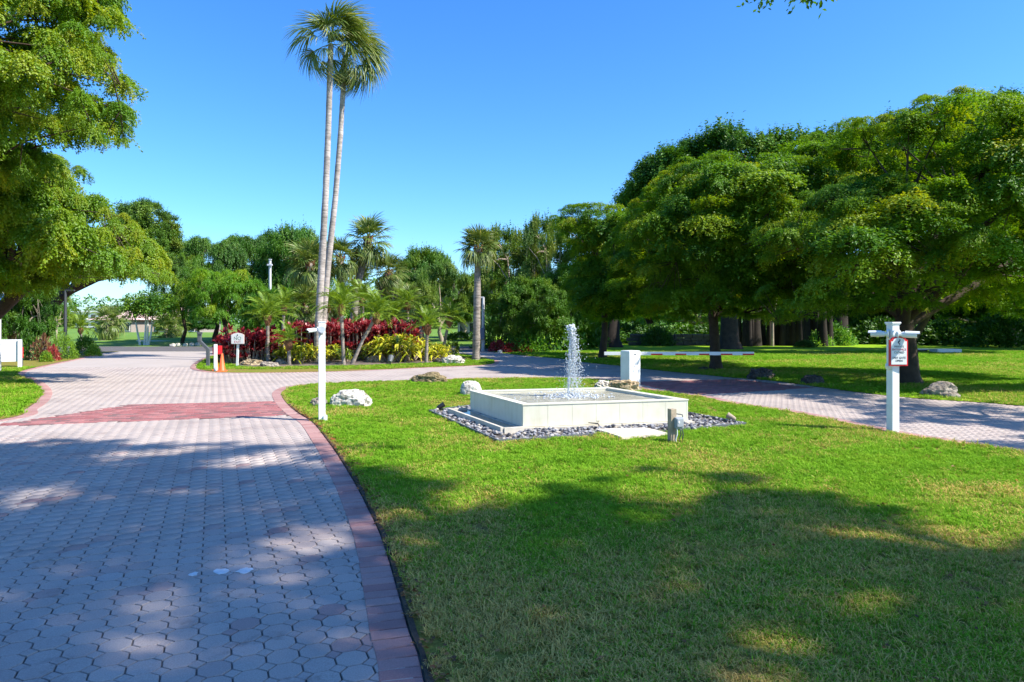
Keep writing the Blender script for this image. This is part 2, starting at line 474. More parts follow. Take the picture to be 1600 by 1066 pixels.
class MB:
    """collects shapes, builds ONE mesh"""
    def __init__(self):
        self.v = []; self.f = []; self.s = []

    def add(self, verts, faces, smooth=False):
        b = len(self.v)
        self.v.extend([tuple(p) for p in verts])
        for f in faces:
            self.f.append([b + i for i in f]); self.s.append(smooth)

    def box(self, c, s, rz=0.0, rot=None, bev=0.0):
        hx, hy, hz = s[0] / 2, s[1] / 2, s[2] / 2
        R = rot if rot is not None else Matrix.Rotation(rz, 3, 'Z')
        c = Vector(c)
        if bev <= 0:
            vs = [c + R @ Vector((sx * hx, sy * hy, sz * hz)) for sz in (-1, 1) for sx, sy in ((-1, -1), (1, -1), (1, 1), (-1, 1))]
            self.add(vs, [(3, 2, 1, 0), (4, 5, 6, 7), (0, 1, 5, 4), (1, 2, 6, 5), (2, 3, 7, 6), (3, 0, 4, 7)])
            return
        bm = bmesh.new()
        bmesh.ops.create_cube(bm, size=1.0)
        for v in bm.verts:
            v.co = Vector((v.co.x * s[0], v.co.y * s[1], v.co.z * s[2]))
        bmesh.ops.bevel(bm, geom=list(bm.edges), offset=bev, segments=2, affect='EDGES', profile=0.6)
        bm.verts.index_update()
        self.add([c + R @ v.co for v in bm.verts], [[v.index for v in f.verts] for f in bm.faces])
        bm.free()

    def tube(self, pts, rad, n=8, cap=True, smooth=True):
        pts = [Vector(p) for p in pts]
        if not hasattr(rad, '__len__'):
            rad = [rad] * len(pts)
        rings = []
        up = Vector((0, 0, 1))
        prev = None
        for i, p in enumerate(pts):
            d = (pts[min(i + 1, len(pts) - 1)] - pts[max(i - 1, 0)]).normalized()
            if prev is None:
                a = d.cross(up)
                if a.length < 1e-3: a = d.cross(Vector((1, 0, 0)))
            else:
                a = prev - d * prev.dot(d)
            a.normalize(); prev = a
            b = d.cross(a)
            rings.append([p + (a * math.cos(2 * PI * k / n) + b * math.sin(2 * PI * k / n)) * rad[i] for k in range(n)])
        vs = [q for r in rings for q in r]
        fs = []
        for i in range(len(pts) - 1):
            for k in range(n):
                k2 = (k + 1) % n
                fs.append((i * n + k, i * n + k2, (i + 1) * n + k2, (i + 1) * n + k))
        self.add(vs, fs, smooth)
        if cap:
            self.add(rings[0], [tuple(range(n))]); self.add(rings[-1], [tuple(range(n - 1, -1, -1))])

    def lathe(self, prof, c=(0, 0, 0), n=16, smooth=True):
        c = Vector(c)
        vs = []; fs = []
        for r, z in prof:
            for k in range(n):
                vs.append(c + Vector((r * math.cos(2 * PI * k / n), r * math.sin(2 * PI * k / n), z)))
        for i in range(len(prof) - 1):
            for k in range(n):
                k2 = (k + 1) % n
                fs.append((i * n + k, i * n + k2, (i + 1) * n + k2, (i + 1) * n + k))
        self.add(vs, fs, smooth)

    def prism(self, poly, z0, z1):
        n = len(poly)
        a = sum(poly[i][0] * poly[(i + 1) % n][1] - poly[(i + 1) % n][0] * poly[i][1] for i in range(n))
        if a < 0: poly = poly[::-1]
        vs = [(x, y, z0) for x, y in poly] + [(x, y, z1) for x, y in poly]
        fs = [tuple(range(n - 1, -1, -1)), tuple(range(n, 2 * n))]
        fs += [(i, (i + 1) % n, n + (i + 1) % n, n + i) for i in range(n)]
        self.add(vs, fs)

    def mesh(self, name, mat, origin=(0, 0, 0)):
        me = bpy.data.meshes.new(name)
        ox, oy, oz = origin
        me.from_pydata([(x - ox, y - oy, z - oz) for x, y, z in self.v], [], self.f)
        me.polygons.foreach_set('use_smooth', self.s)
        if mat is not None: me.materials.append(mat)
        me.update()
        return me

    def build(self, name, mat, parent=None, origin=None, loc=None):
        if origin is None:
            origin = parent.location if (parent is not None and loc is None) else (0, 0, 0)
        return link(name, self.mesh(name, mat, origin), parent, loc)


def np_mesh(name, V, Q, mat, tint=None, smooth=False, k=4):
    """V (n,3), Q (m,k) index arrays"""
    me = bpy.data.meshes.new(name)
    V = np.ascontiguousarray(V, dtype=np.float32); Q = np.ascontiguousarray(Q, dtype=np.int32)
    me.vertices.add(len(V)); me.vertices.foreach_set('co', V.ravel())
    m = len(Q)
    me.loops.add(m * k); me.loops.foreach_set('vertex_index', Q.ravel())
    me.polygons.add(m)
    me.polygons.foreach_set('loop_start', np.arange(0, m * k, k, dtype=np.int32))
    me.polygons.foreach_set('loop_total', np.full(m, k, dtype=np.int32))
    me.polygons.foreach_set('use_smooth', np.full(m, smooth))
    if mat is not None: me.materials.append(mat)
    if tint is not None:
        a = me.attributes.new('tint', 'FLOAT', 'FACE')
        a.data.foreach_set('value', np.ascontiguousarray(tint, dtype=np.float32))
    me.update(calc_edges=True)
    return me


def unit(a):
    return a / (np.linalg.norm(a, axis=-1, keepdims=True) + 1e-9)


def leaf_quads(P, A, N, Ln, W, curl=0.12):
    """diamond leaves: base, side, tip, side"""
    A = unit(A); S = unit(np.cross(A, N)); N2 = np.cross(S, A)
    Ln = np.asarray(Ln).reshape(-1, 1); W = np.asarray(W).reshape(-1, 1)
    v0 = P
    v1 = P + A * Ln * 0.55 + S * W * 0.5
    v2 = P + A * Ln - N2 * Ln * curl
    v3 = P + A * Ln * 0.55 - S * W * 0.5
    n = len(P)
    V = np.stack([v0, v1, v2, v3], 1).reshape(-1, 3)
    Q = np.arange(n * 4).reshape(n, 4)
    return V, Q


def pads_to_leaves(rng, pads, sprays_m2, per, twig, leaf, droop=0.35, tint0=0.5, tspread=0.22):
    """pads: (x,y,z,r,h[,tint]) flattened leaf shelves -> V,Q,tint"""
    Ps, Ds, Ts = [], [], []
    for p in pads:
        x, y, z, r, h = p[:5]
        n = max(6, int(sprays_m2 * PI * r * r))
        rho = np.sqrt(rng.random(n)); th = rng.random(n) * 2 * PI
        wob = 1 + 0.25 * np.sin(3 * th + x * 7) + 0.15 * np.sin(5 * th + y * 5)
        dx = rho * r * np.cos(th) * wob; dy = rho * r * np.sin(th) * wob
        dz = h * (1 - rho ** 2) * (0.2 + 0.8 * rng.random(n)) - h * 0.55 * rho ** 2 + rng.normal(0, h * 0.18, n)
        Ps.append(np.stack([x + dx, y + dy, z + dz], 1))
        d = np.stack([np.cos(th), np.sin(th), 0.25 - 0.5 * rho], 1) * 0.8 + rng.normal(0, 0.45, (n, 3))
        Ds.append(unit(d))
        t = (p[5] if len(p) > 5 else tint0 + rng.normal(0, tspread)) + rng.normal(0, 0.07, n)
        Ts.append(t)
    O = np.concatenate(Ps); D = np.concatenate(Ds); T = np.concatenate(Ts)
    m = len(O)
    t = rng.random((m, per))
    pos = O[:, None, :] + D[:, None, :] * (t * twig)[..., None]
    pos[..., 2] -= droop * twig * t ** 2
    pos += rng.normal(0, twig * 0.14, pos.shape)
    ax = D[:, None, :] * 0.6 + rng.normal(0, 0.6, pos.shape)
    ax[..., 2] = ax[..., 2] * 0.5 - droop * 0.5
    nr = np.array([0, 0, 0.9]) + rng.normal(0, 0.33, pos.shape)
    ln = leaf * (0.7 + 0.6 * rng.random((m, per)))
    tt = np.clip(T[:, None] + rng.normal(0, 0.06, (m, per)), 0, 1)
    V, Q = leaf_quads(pos.reshape(-1, 3), ax.reshape(-1, 3), nr.reshape(-1, 3), ln.ravel(), ln.ravel() * 0.55)
    return V, Q, tt.ravel()


def instance_nodes(name, sources):
    ng = bpy.data.node_groups.new(name, 'GeometryNodeTree')
    ng.interface.new_socket('Geometry', in_out='INPUT', socket_type='NodeSocketGeometry')
    ng.interface.new_socket('Geometry', in_out='OUTPUT', socket_type='NodeSocketGeometry')
    gi = ng.nodes.new('NodeGroupInput'); go = ng.nodes.new('NodeGroupOutput')
    join = ng.nodes.new('GeometryNodeJoinGeometry')

    def attr(name, t):
        n = ng.nodes.new('GeometryNodeInputNamedAttribute'); n.data_type = t
        n.inputs['Name'].default_value = name
        return n.outputs['Attribute']
    rot = attr('rot', 'FLOAT_VECTOR'); sc = attr('sc', 'FLOAT_VECTOR'); va = attr('variant', 'INT')
    for k, ob in enumerate(sources):
        oi = ng.nodes.new('GeometryNodeObjectInfo'); oi.inputs['Object'].default_value = ob
        oi.inputs['As Instance'].default_value = True
        cmp_ = ng.nodes.new('FunctionNodeCompare'); cmp_.data_type = 'INT'; cmp_.operation = 'EQUAL'
        ng.links.new(va, cmp_.inputs['A'] if 'A' in cmp_.inputs and cmp_.inputs['A'].type == 'INT' else cmp_.inputs[2])
        cmp_.inputs[3].default_value = k
        ip = ng.nodes.new('GeometryNodeInstanceOnPoints')
        ng.links.new(gi.outputs[0], ip.inputs['Points'])
        ng.links.new(cmp_.outputs[0], ip.inputs['Selection'])
        ng.links.new(oi.outputs['Geometry'], ip.inputs['Instance'])
        ng.links.new(rot, ip.inputs['Rotation'])
        ng.links.new(sc, ip.inputs['Scale'])
        ng.links.new(ip.outputs[0], join.inputs[0])
    ng.links.new(join.outputs[0], go.inputs[0])
    return ng



def leaf_shelf(kind, seed, mat, nb, nl, leaf):
    """one leafy shelf of unit radius: branchlets fan outward, small leaves along them"""
    rg = np.random.default_rng(seed)
    th = (np.arange(nb) + rg.random(nb) * 0.9) / nb * 2 * PI
    reach = (0.42 + 0.58 * rg.random(nb)) * (1 + 0.22 * np.sin(3 * th + seed) + 0.12 * np.sin(5 * th + 2 * seed))
    t = rg.random((nb, nl)) ** 0.62
    if kind == 'clump':
        cz = rg.random(nb)
    else:
        cz = np.zeros(nb)
    rho = t * reach[:, None] * np.sqrt(1 - 0.8 * cz[:, None] ** 2)
    wig = 0.35 * np.sin(t * 5 + th[:, None] * 3) * t
    ang = th[:, None] + wig * 0.4 + rg.normal(0, 0.055, t.shape)
    x = rho * np.cos(ang); y = rho * np.sin(ang)
    if kind == 'shelf':
        z = 0.16 * (1 - t ** 2) + rg.normal(0, 0.13, nb)[:, None] * t - 0.20 * t ** 3 + rg.normal(0, 0.06, t.shape)
        nzr, axd = 0.30, -0.12
    elif kind == 'droop':
        z = 0.25 * (1 - t ** 2) - 0.55 * t ** 2.2 + rg.normal(0, 0.16, nb)[:, None] * t + rg.normal(0, 0.09, t.shape)
        nzr, axd = 0.45, -0.7
    else:
        z = 0.75 * cz[:, None] * t + 0.13 * rg.normal(0, 1, t.shape) - 0.1 * t ** 2 + rg.normal(0, 0.12, nb)[:, None] * t
        nzr, axd = 0.45, -0.1
    P = np.stack([x, y, z], -1).reshape(-1, 3)
    D = np.stack([np.cos(ang), np.sin(ang), np.full_like(ang, axd)], -1).reshape(-1, 3)
    A = D * 0.75 + rg.normal(0, 0.5, P.shape) * [1, 1, 0.5]
    N = np.array([0, 0, 1.0]) + D * 0.22 + rg.normal(0, nzr, P.shape)
    n = len(P)
    ln = leaf * rg.uniform(0.7, 1.3, n)
    V, Q = leaf_quads(P, A, N, ln, ln * 0.58)
    tt = np.repeat(rg.normal(0, 0.05, nb), nl) + rg.normal(0, 0.05, n)
    return bpy.data.objects.new('leaf_shelf', np_mesh('leaf_shelf', V, Q, mat, tt))   # source of instances only


SHELF_NG = {}


def crown_points(name, pads, kind, mat, parent, axis, origin, color=(1, 1, 1), seed=0, zs=1.0, tilt=0.28, tint=(0.5, 0.2)):
    """crown = leaf shelves instanced on points"""
    key = (kind, mat)
    if key not in SHELF_NG:
        spec = {'shelf': (30, 48, 0.092), 'droop': (28, 52, 0.118), 'clump': (42, 34, 0.13)}[kind]
        SHELF_NG[key] = instance_nodes('leaf_' + kind, [leaf_shelf(kind, 10 + k, M[mat], *spec) for k in range(5)])
    rg = np.random.default_rng(seed + 900)
    n = len(pads)
    me = bpy.data.meshes.new(name)
    me.vertices.add(n)
    co = np.array([p[:3] for p in pads]) - np.array(origin)
    me.vertices.foreach_set('co', co.astype(np.float32).ravel())
    rot = []; sc = []; tn_ = []
    ax = np.array(axis)
    for p in pads:
        d = Vector((p[0] - ax[0], p[1] - ax[1], 0))
        far = min(1.0, d.length / 3.0)
        q = Matrix.Rotation(rg.random() * 6.283, 4, 'Z')
        if d.length > 1e-3:
            k = Vector((-d.y, d.x, 0)).normalized()
            q = Matrix.Rotation(tilt * far * rg.uniform(0.2, 1.4), 4, k) @ q
        q = Matrix.Rotation(rg.normal(0, 0.1), 4, 'X') @ Matrix.Rotation(rg.normal(0, 0.1), 4, 'Y') @ q
        rot.append(tuple(q.to_euler())); r = p[3]
        sc.append((r * rg.uniform(0.85, 1.15), r * rg.uniform(0.85, 1.15), r * zs))
        tn_.append(p[5] if len(p) > 5 else float(np.clip(rg.normal(*tint), 0, 1)))
    for nm, ty, val, pr in (('rot', 'FLOAT_VECTOR', rot, 'vector'), ('sc', 'FLOAT_VECTOR', sc, 'vector'), ('padtint', 'FLOAT', tn_, 'value')):
        a = me.attributes.new(nm, ty, 'POINT'); a.data.foreach_set(pr, np.array(val, dtype=np.float32).ravel())
    a = me.attributes.new('padcol', 'FLOAT_VECTOR', 'POINT')
    a.data.foreach_set('vector', np.tile(np.array(color[:3], dtype=np.float32) - 1.0, n))
    a = me.attributes.new('variant', 'INT', 'POINT'); a.data.foreach_set('value', rg.integers(0, 5, n).astype(np.int32))
    o = link(name, me, parent)
    md = o.modifiers.new('leaves', 'NODES'); md.node_group = SHELF_NG[key]
    o['kind'] = 'stuff'
    return o


def outline_pads(rng, outline, Yc, depth, n, r, h, lift=0.0, shell=0.55, tint=None):
    """leaf shelves filling a crown whose side view from the drive is `outline` (photo pixels)"""
    us = [p[0] for p in outline]; vs = [p[1] for p in outline]
    pads = []
    out = []
    while len(out) < n * 3:
        u = rng.uniform(min(us), max(us), 400); v = rng.uniform(min(vs), max(vs), 400)
        ok = in_poly(u, v, outline)
        u, v = u[ok], v[ok]
        d = poly_dist(u, v, outline)
        for a, b, c in zip(u, v, d):
            out.append((a, b, c))
    dm = max(c for _, _, c in out)
    for a, b, c in out:
        if len(pads) >= n: break
        e = min(1, c / dm)
        hd = depth * math.sqrt(max(0.02, 1 - (1 - e) ** 2))
        s = rng.choice([-1, 1]) * (shell + (1 - shell) * rng.random()) if rng.random() < 0.75 else rng.uniform(-1, 1)
        Y = Yc + hd * s
        p = P3(a, b, Yc)            # size set at the crown's own distance
        if not in_poly([800 + p.x / Y * FPX], [HZ - (p.z - H_EYE) / Y * FPX], outline)[0]: continue
        rr = r * rng.uniform(0.6, 1.35) * (0.55 + 0.45 * min(1, e * 2.5))
        rr = min(rr, max(0.35 * r, c / FPX * Yc * 1.15 + 0.3 * r))
        pad = (p.x, Y, p.z + lift, rr, h * rng.uniform(0.7, 1.3))
        if tint is not None:
            pad = pad + (float(np.clip(rng.normal(tint[0], tint[1]), 0, 0.86)),)
        pads.append(pad)
    return pads


def tree_wood(rng, base, fork, pads, r0, n_limb=7, n_twig=40, lean=None, sides=9, spread=0.55):
    """trunk, limbs and branches reaching into the given shelves"""
    mb = MB()
    base = Vector(base); fork = Vector(fork)
    mid = base.lerp(fork, 0.5) + Vector((rng.normal(0, 0.04), rng.normal(0, 0.04), 0))
    fl = base.lerp(fork, 0.12)
    mb.tube([base - Vector((0, 0, 0.12)), fl, mid, fork], [r0 * 1.75, r0 * 1.15, r0 * 0.95, r0 * 0.9], sides)
    idx = rng.permutation(len(pads))
    limbs = []
    reach = []
    for k in range(min(n_limb, len(pads))):
        p = pads[idx[k]]
        end = Vector((p[0], p[1], p[2] - p[4] * 0.3))
        d = end - fork
        m1 = fork + d * 0.35 + Vector((0, 0, 0.10 * d.length)) + Vector(rng.normal(0, 0.07, 3)) * d.length * 0.6
        m2 = fork + d * 0.7 + Vector((0, 0, 0.08 * d.length)) + Vector(rng.normal(0, 0.05, 3)) * d.length * 0.6
        st = base.lerp(fork, rng.uniform(0.82, 1.0))
        mb.tube([st, m1, m2, end], [r0 * 0.55, r0 * 0.38, r0 * 0.22, r0 * 0.06], 7)
        limbs.append((m1, m2, end))
    for k in range(n_limb, len(pads) if n_twig < 900 else len(pads)):
        p = pads[idx[k]]
        end = Vector((p[0], p[1], p[2] - p[4] * 0.2))
        cand = [q for lm in limbs for q in lm[:2]]
        q = min(cand, key=lambda c: (c - end).length + 0.6 * max(0, c.z - end.z))
        d = end - q
        big = k < n_limb + n_twig
        w = r0 * (0.17 if big else 0.09)
        mid_ = q + d * 0.5 + Vector((0, 0, 0.06 * d.length))
        if not big and reach:
            q2 = min(reach, key=lambda c: (c - end).length)
            if (q2 - end).length < d.length: q = q2; d = end - q; mid_ = q + d * 0.5
        mb.tube([q, mid_, end], [w, w * 0.65, w * 0.2], 5 if big else 3)
        if big: reach += [mid_, end]
    return mb


def make_tree(name, base, fork, pads, r0, label, cat='tree', group=None, kind='shelf', mat='olive_leaf', bark='bark',
              n_limb=7, n_twig=40, color=(1, 1, 1), seed=1, zs=1.0):
    rng = np.random.default_rng(seed)
    root = empty(name, base, label, cat, group)
    tree_wood(rng, base, fork, pads, r0, n_limb, n_twig).build('trunk', M[bark], root)
    crown_points('crown', pads, kind, mat, root, fork, base, color, seed, zs)
    return root


# ================================================================== SETTING: ground, roads, lawns
def poly_sheet(name, poly, z, mat, kind='structure', label=None):
    vs = [Vector(p[:2]) for p in poly]
    n = len(vs)
    co, _e, fa, *_r = delaunay_2d_cdt(vs, [(i, (i + 1) % n) for i in range(n)], [], 1, 1e-5)
    me = bpy.data.meshes.new(name)
    bm = bmesh.new()
    bv = [bm.verts.new((p.x, p.y, z)) for p in co]
    for f in fa:
        g = bm.faces.new([bv[i] for i in f])
        g.normal_update()
        if g.normal.z < 0: g.normal_flip()
    bm.to_mesh(me); bm.free()
    me.materials.append(mat)
    o = link(name, me)
    o['kind'] = kind
    return o


poly_sheet('ground', [(-1500, -300), (1500, -300), (1500, 2500), (-1500, 2500)], -0.06, M['golf'])

MED_L = [G(*p) for p in [(664.6, 1066), (640, 985), (616, 900), (597, 840), (577, 797), (563, 769), (548, 743), (528, 711),
                         (511, 687.6), (489, 660.5), (465, 645), (448, 630), (440, 617)]]
MED_T = [G(*p) for p in [(444, 610), (460, 604), (500, 600), (560, 597.5), (650, 594.5), (720, 592.5), (800, 591), (880, 591), (950, 595), (985, 601)]]
MED_R = [G(*p) for p in [(1006, 608), (1090, 619), (1143, 630), (1240, 644.5), (1355, 668), (1408, 678.7), (1529, 697), (1600, 707)]]
MED_IN = [(-0.02, 1.2), (0.12, -1.5), (0.2, -8)]
medline = smooth_line(MED_IN[::-1] + MED_L + MED_T + MED_R + [(7.3, 5.0), (8.3, 0.5), (8.8, -8)], 0.105)
MEDIAN = medline
leftline_px = [G(*p) for p in [(0, 656), (39, 639.5), (60, 624.5), (64.5, 611), (54, 599), (36, 590), (27, 586.5), (36, 579), (90, 567), (120, 561), (149, 553.5), (190, 549)]]
leftline = smooth_line([(-10.2, -8), (-10.0, 4), (-9.5, 8.2)] + leftline_px, 0.105)
LEFT = leftline + [(-21.5, 36.9), (-70, 36.9), (-70, -8)]
islline = smooth_line([G(*p) for p in [(345, 552), (322, 561), (307, 573), (318, 579), (345, 582), (400, 582.5), (450, 582), (550, 579.5), (650, 575), (700, 573), (755, 570.5), (771, 567.5), (768, 563), (745, 558), (715, 552.5)]], 0.105)
ISLAND = islline + [(-4.6, 36.5), (-14.0, 36.6)]
rightline = smooth_line([(-1.2, 36.9)] + [G(*p) for p in [(787, 552), (811, 555), (880, 561), (910, 566), (970, 572), (1000, 576), (1120, 588), (1214, 596), (1295, 607), (1408, 620.5), (1600, 634.5)]] + [(11.4, 9.5), (12.6, 4), (13.4, -8)], 0.105)
RIGHT = rightline + [(90, -8), (90, 60), (-1.0, 60), (-1.2, 44.8)] if False else rightline + [(90, -8), (90, 36.9)]

Y_FAR = 24.0
BED = [(-60, -8), (60, -8), (60, Y_FAR), (-60, Y_FAR)]
drive = poly_sheet('driveway', BED, -0.008, M['soil'])
poly_sheet('driveway_far', [(-60, Y_FAR), (60, Y_FAR), (60, 37.0), (-60, 37.0)], -0.004, M['far_paving'])
poly_sheet('street', [(-150, 37.0), (2.5, 37.0), (-0.5, 44.6), (-150, 44.6)], -0.002, M['asphalt'])
# pale concrete gutter between drive and street
poly_sheet('gutter_strip', [(-150, 36.75), (-1.0, 36.75), (-1.0, 37.0), (-150, 37.0)], 0.004, M['slab'])

poly_sheet('median_lawn', MEDIAN, 0.008, M['lawn'])
poly_sheet('left_lawn', LEFT, 0.008, M['lawn'])
poly_sheet('island_lawn', ISLAND, 0.008, M['lawn'])
poly_sheet('right_lawn', RIGHT, 0.008, M['lawn_far'])
poly_sheet('back_lawn', [(2.5, 37.0), (90, 37.0), (90, 75), (-2, 75), (-2, 44.6), (-0.5, 44.6)], -0.02, M['lawn_far'])


def golf_mound():
    n = 40
    V = []; Q = []
    for i in range(n + 1):
        for j in range(n + 1):
            x = -75 + 75 * i / n; y = 45 + 60 * j / n
            e = math.sin(PI * i / n) * math.sin(PI * j / n)
            z = -0.03 + 0.75 * e * max(0, mnoise.noise(Vector((x * 0.05, y * 0.05, 3))) + 0.45)
            V.append((x, y, z))
    for i in range(n):
        for j in range(n):
            a = i * (n + 1) + j
            Q.append((a, a + n + 1, a + n + 2, a + 1))
    me = np_mesh('golf_lawn', np.array(V), np.array(Q), M['golf'], smooth=True)
    o = link('golf_lawn', me); o['kind'] = 'structure'


golf_mound()

SOIL_IN = [p for p in medline if 2.0 < p[1] < 13.4 and p[0] < 0.3 and p[1] < 13.9]
ins = []
for a_, b_ in zip(SOIL_IN[:-1], SOIL_IN[1:]):
    dx, dy = b_[0] - a_[0], b_[1] - a_[1]; l_ = math.hypot(dx, dy)
    w_ = 0.03 + 0.03 * mnoise.noise(Vector((a_[0] * 2.2, a_[1] * 2.2, 4)))
    ins.append((a_[0] + dy / l_ * w_, a_[1] - dx / l_ * w_))
poly_sheet('soil_edge', SOIL_IN[:-1] + ins[::-1], 0.0125, M['dark_soil'])

# planting bed soil on the island
BEDP = smooth_line([G(*p) for p in [(350, 566), (380, 573.5), (420, 574.5), (480, 573), (560, 572), (620, 569.5), (690, 567.5), (728, 563.5), (722, 559), (700, 554)]], 0.5)
BEDPOLY = BEDP + [(-5, 35.6), (-13.4, 35.6)]
poly_sheet('mulch_bed', BEDPOLY, 0.03, M['mulch'])

# ------------------------------------------------------------------ pavers
A_LAT = 0.15
TH = math.atan2(1072.0, 335.0 - 800.0)
CD = np.array([math.cos(TH), math.sin(TH)])            # column direction (along the drive)
RD = np.array([math.sin(TH), -math.cos(TH)])           # row direction
BAND = [G(*p) for p in [(-60, 672), (-10, 664), (205, 632.5), (432, 627), (462, 648)]]
BAND = [G(-25, 667), G(205, 632.5), G(434, 627), G(464, 648.5)]
BAND2 = [G(985, 597), G(1080, 617.5), G(1165, 613), G(1270, 606), G(1150, 592.5)]


def octa(cx, cy, tz, tl):
    """one paver: octagon with its square key, top rings and chamfer rings in plan axes RD/CD"""
    g = 0.0043
    w = A_LAT / 2 - g
    c = A_LAT * 0.2071
    pts = [(w, -c), (w, c), (c, w), (-c, w), (-w, c), (-w, -c), (-c, -w), (c, -w)]
    s = A_LAT * 0.2929 - g * 1.3
    sq = [(s, 0), (0, s), (-s, 0), (0, -s)]
    return pts, sq, s


def paver_geometry(centers, tz, tilt):
    """vectorised pavers -> V, faces (octagon tops, square tops, side quads)"""
    pts, sq, s = octa(0, 0, 0, 0)
    k = A_LAT / 2
    off = (-k, -k)
    ring = []
    for (x, y) in pts: ring.append((x * 0.972, y * 0.972, 0.0))
    for (x, y) in pts: ring.append((x, y, -0.003))
    for (x, y) in pts: ring.append((x, y, -0.026))
    for (x, y) in sq: ring.append((off[0] + x * 0.95, off[1] + y * 0.95, 0.0))
    for (x, y) in sq: ring.append((off[0] + x, off[1] + y, -0.0035))
    for (x, y) in sq: ring.append((off[0] + x, off[1] + y, -0.026))
    T = np.array(ring)
    faces = [list(range(8))]
    for lv in (0, 8):
        for i in range(8):
            j = (i + 1) % 8
            faces.append([lv + 8 + i, lv + 8 + j, lv + j, lv + i])
    faces.append([24, 25, 26, 27])
    for lv in (24, 28):
        for i in range(4):
            j = (i + 1) % 4
            faces.append([lv + 4 + i, lv + 4 + j, lv + j, lv + i])
    return T, faces


PT, PF = paver_geometry(None, None, None)
PTW = np.stack([PT[:, 0] * RD[0] + PT[:, 1] * CD[0], PT[:, 0] * RD[1] + PT[:, 1] * CD[1], PT[:, 2]], 1)

ii, jj = np.meshgrid(np.arange(-260, 261), np.arange(-20, 230))
cx = (ii * RD[0] + jj * CD[0]).ravel() * A_LAT
cy = (ii * RD[1] + jj * CD[1]).ravel() * A_LAT
ok = (cy > 2.55) & (cy < Y_FAR - 0.05) & (np.abs(cx) < 0.80 * cy + 0.5)
cx, cy = cx[ok], cy[ok]
ok = ~in_poly(cx, cy, MEDIAN) & ~in_poly(cx, cy, LEFT) & ~in_poly(cx, cy, ISLAND) & ~in_poly(cx, cy, RIGHT)
ok &= ~in_poly(cx, cy, BAND) & ~in_poly(cx, cy, BAND2)
cx, cy = cx[ok], cy[ok]
dm = np.minimum(np.minimum(poly_dist(cx, cy, MEDIAN[::3]), poly_dist(cx, cy, leftline[::3], False)), 9)
ok = dm > 0.10
cx, cy = cx[ok], cy[ok]
order = np.argsort(cx ** 2 + cy ** 2)
cx, cy = cx[order], cy[order]
prng = np.random.default_rng(5)
# tint: mostly grey-mauve, some pieces redder, in loose patches
ptint = np.clip(0.60 + prng.normal(0, 0.17, len(cx)) - 0.3 * (prng.random(len(cx)) < 0.12), 0, 1)

var_mesh = []
for k in range(14):
    me = bpy.data.meshes.new('paver')
    me.from_pydata([tuple(p) for p in PTW], [], PF)
    me.materials.append(M['paver'])
    a = me.attributes.new('tint', 'FLOAT', 'FACE')
    a.data.foreach_set('value', np.full(len(PF), k / 13.0, dtype=np.float32))
    var_mesh.append(me)
NP = 300
for i in range(NP):
    o = link('paver', var_mesh[int(round(ptint[i] * 13))], drive)
    o.location = (cx[i], cy[i], prng.normal(0, 0.0012))
    o.rotation_euler = (prng.normal(0, 0.006), prng.normal(0, 0.006), prng.normal(0, 0.012))


def pieces_mesh(name, T, F, xs, ys, zs, tint, mat, rot=None, tilt=0.005, rng=prng):
    """many alike pieces in ONE mesh"""
    n = len(xs); m = len(T)
    V = np.repeat(T[None], n, 0)
    if rot is not None:
        c, s = np.cos(rot)[:, None], np.sin(rot)[:, None]
        V = np.stack([V[..., 0] * c - V[..., 1] * s, V[..., 0] * s + V[..., 1] * c, V[..., 2]], -1)
    tx = rng.normal(0, tilt, (n, 1)); ty = rng.normal(0, tilt, (n, 1))
    V[..., 2] += V[..., 0] * tx + V[..., 1] * ty
    V[..., 0] += np.asarray(xs)[:, None]; V[..., 1] += np.asarray(ys)[:, None]; V[..., 2] += np.asarray(zs)[:, None]
    loops = []; tot = []
    lf = np.array([len(f) for f in F], dtype=np.int32)
    flat = np.concatenate([np.array(f) for f in F]).astype(np.int32)
    loops = (flat[None] + (np.arange(n) * m)[:, None]).ravel().astype(np.int32)
    tot = np.tile(lf, n).astype(np.int32)
    start = np.concatenate([[0], np.cumsum(tot)[:-1]]).astype(np.int32)
    me = bpy.data.meshes.new(name)
    me.vertices.add(n * m); me.vertices.foreach_set('co', V.reshape(-1).astype(np.float32))
    me.loops.add(len(loops)); me.loops.foreach_set('vertex_index', loops)
    me.polygons.add(len(tot)); me.polygons.foreach_set('loop_start', start); me.polygons.foreach_set('loop_total', tot)
    me.materials.append(mat)
    a = me.attributes.new('tint', 'FLOAT', 'FACE')
    a.data.foreach_set('value', np.repeat(np.asarray(tint), len(F)).astype(np.float32))
    me.update(calc_edges=True)
    return me


PTW_T = PTW.copy()                                        # joints closed and tint evened on the far stretch, for its smooth sunlit look
PTW_T[:24, :2] *= 1.032
PTW_T[24:, :2] = (PTW[24:, :2] - PTW[24:, :2].mean(0)) * 1.07 + PTW[24:, :2].mean(0)
PTW_T[8:16, 2] = -0.0015; PTW_T[28:32, 2] = -0.0015
ix = np.arange(NP, len(cx)); tight = cy[ix] + 0.25 * cx[ix] > 7.9
fi = ix[~tight]
o = link('paver_field', pieces_mesh('paver_field', PTW, PF, cx[fi], cy[fi], prng.normal(0, 0.0012, len(fi)), ptint[fi], M['paver']), drive)
o['kind'] = 'stuff'
fi = ix[tight]
o = link('far_paver_field', pieces_mesh('far_paver_field', PTW_T, PF, cx[fi], cy[fi], prng.normal(0, 0.0004, len(fi)), 0.55 + 0.45 * (ptint[fi] - 0.45), M['paver'], tilt=0.0015), drive)
o['kind'] = 'stuff'


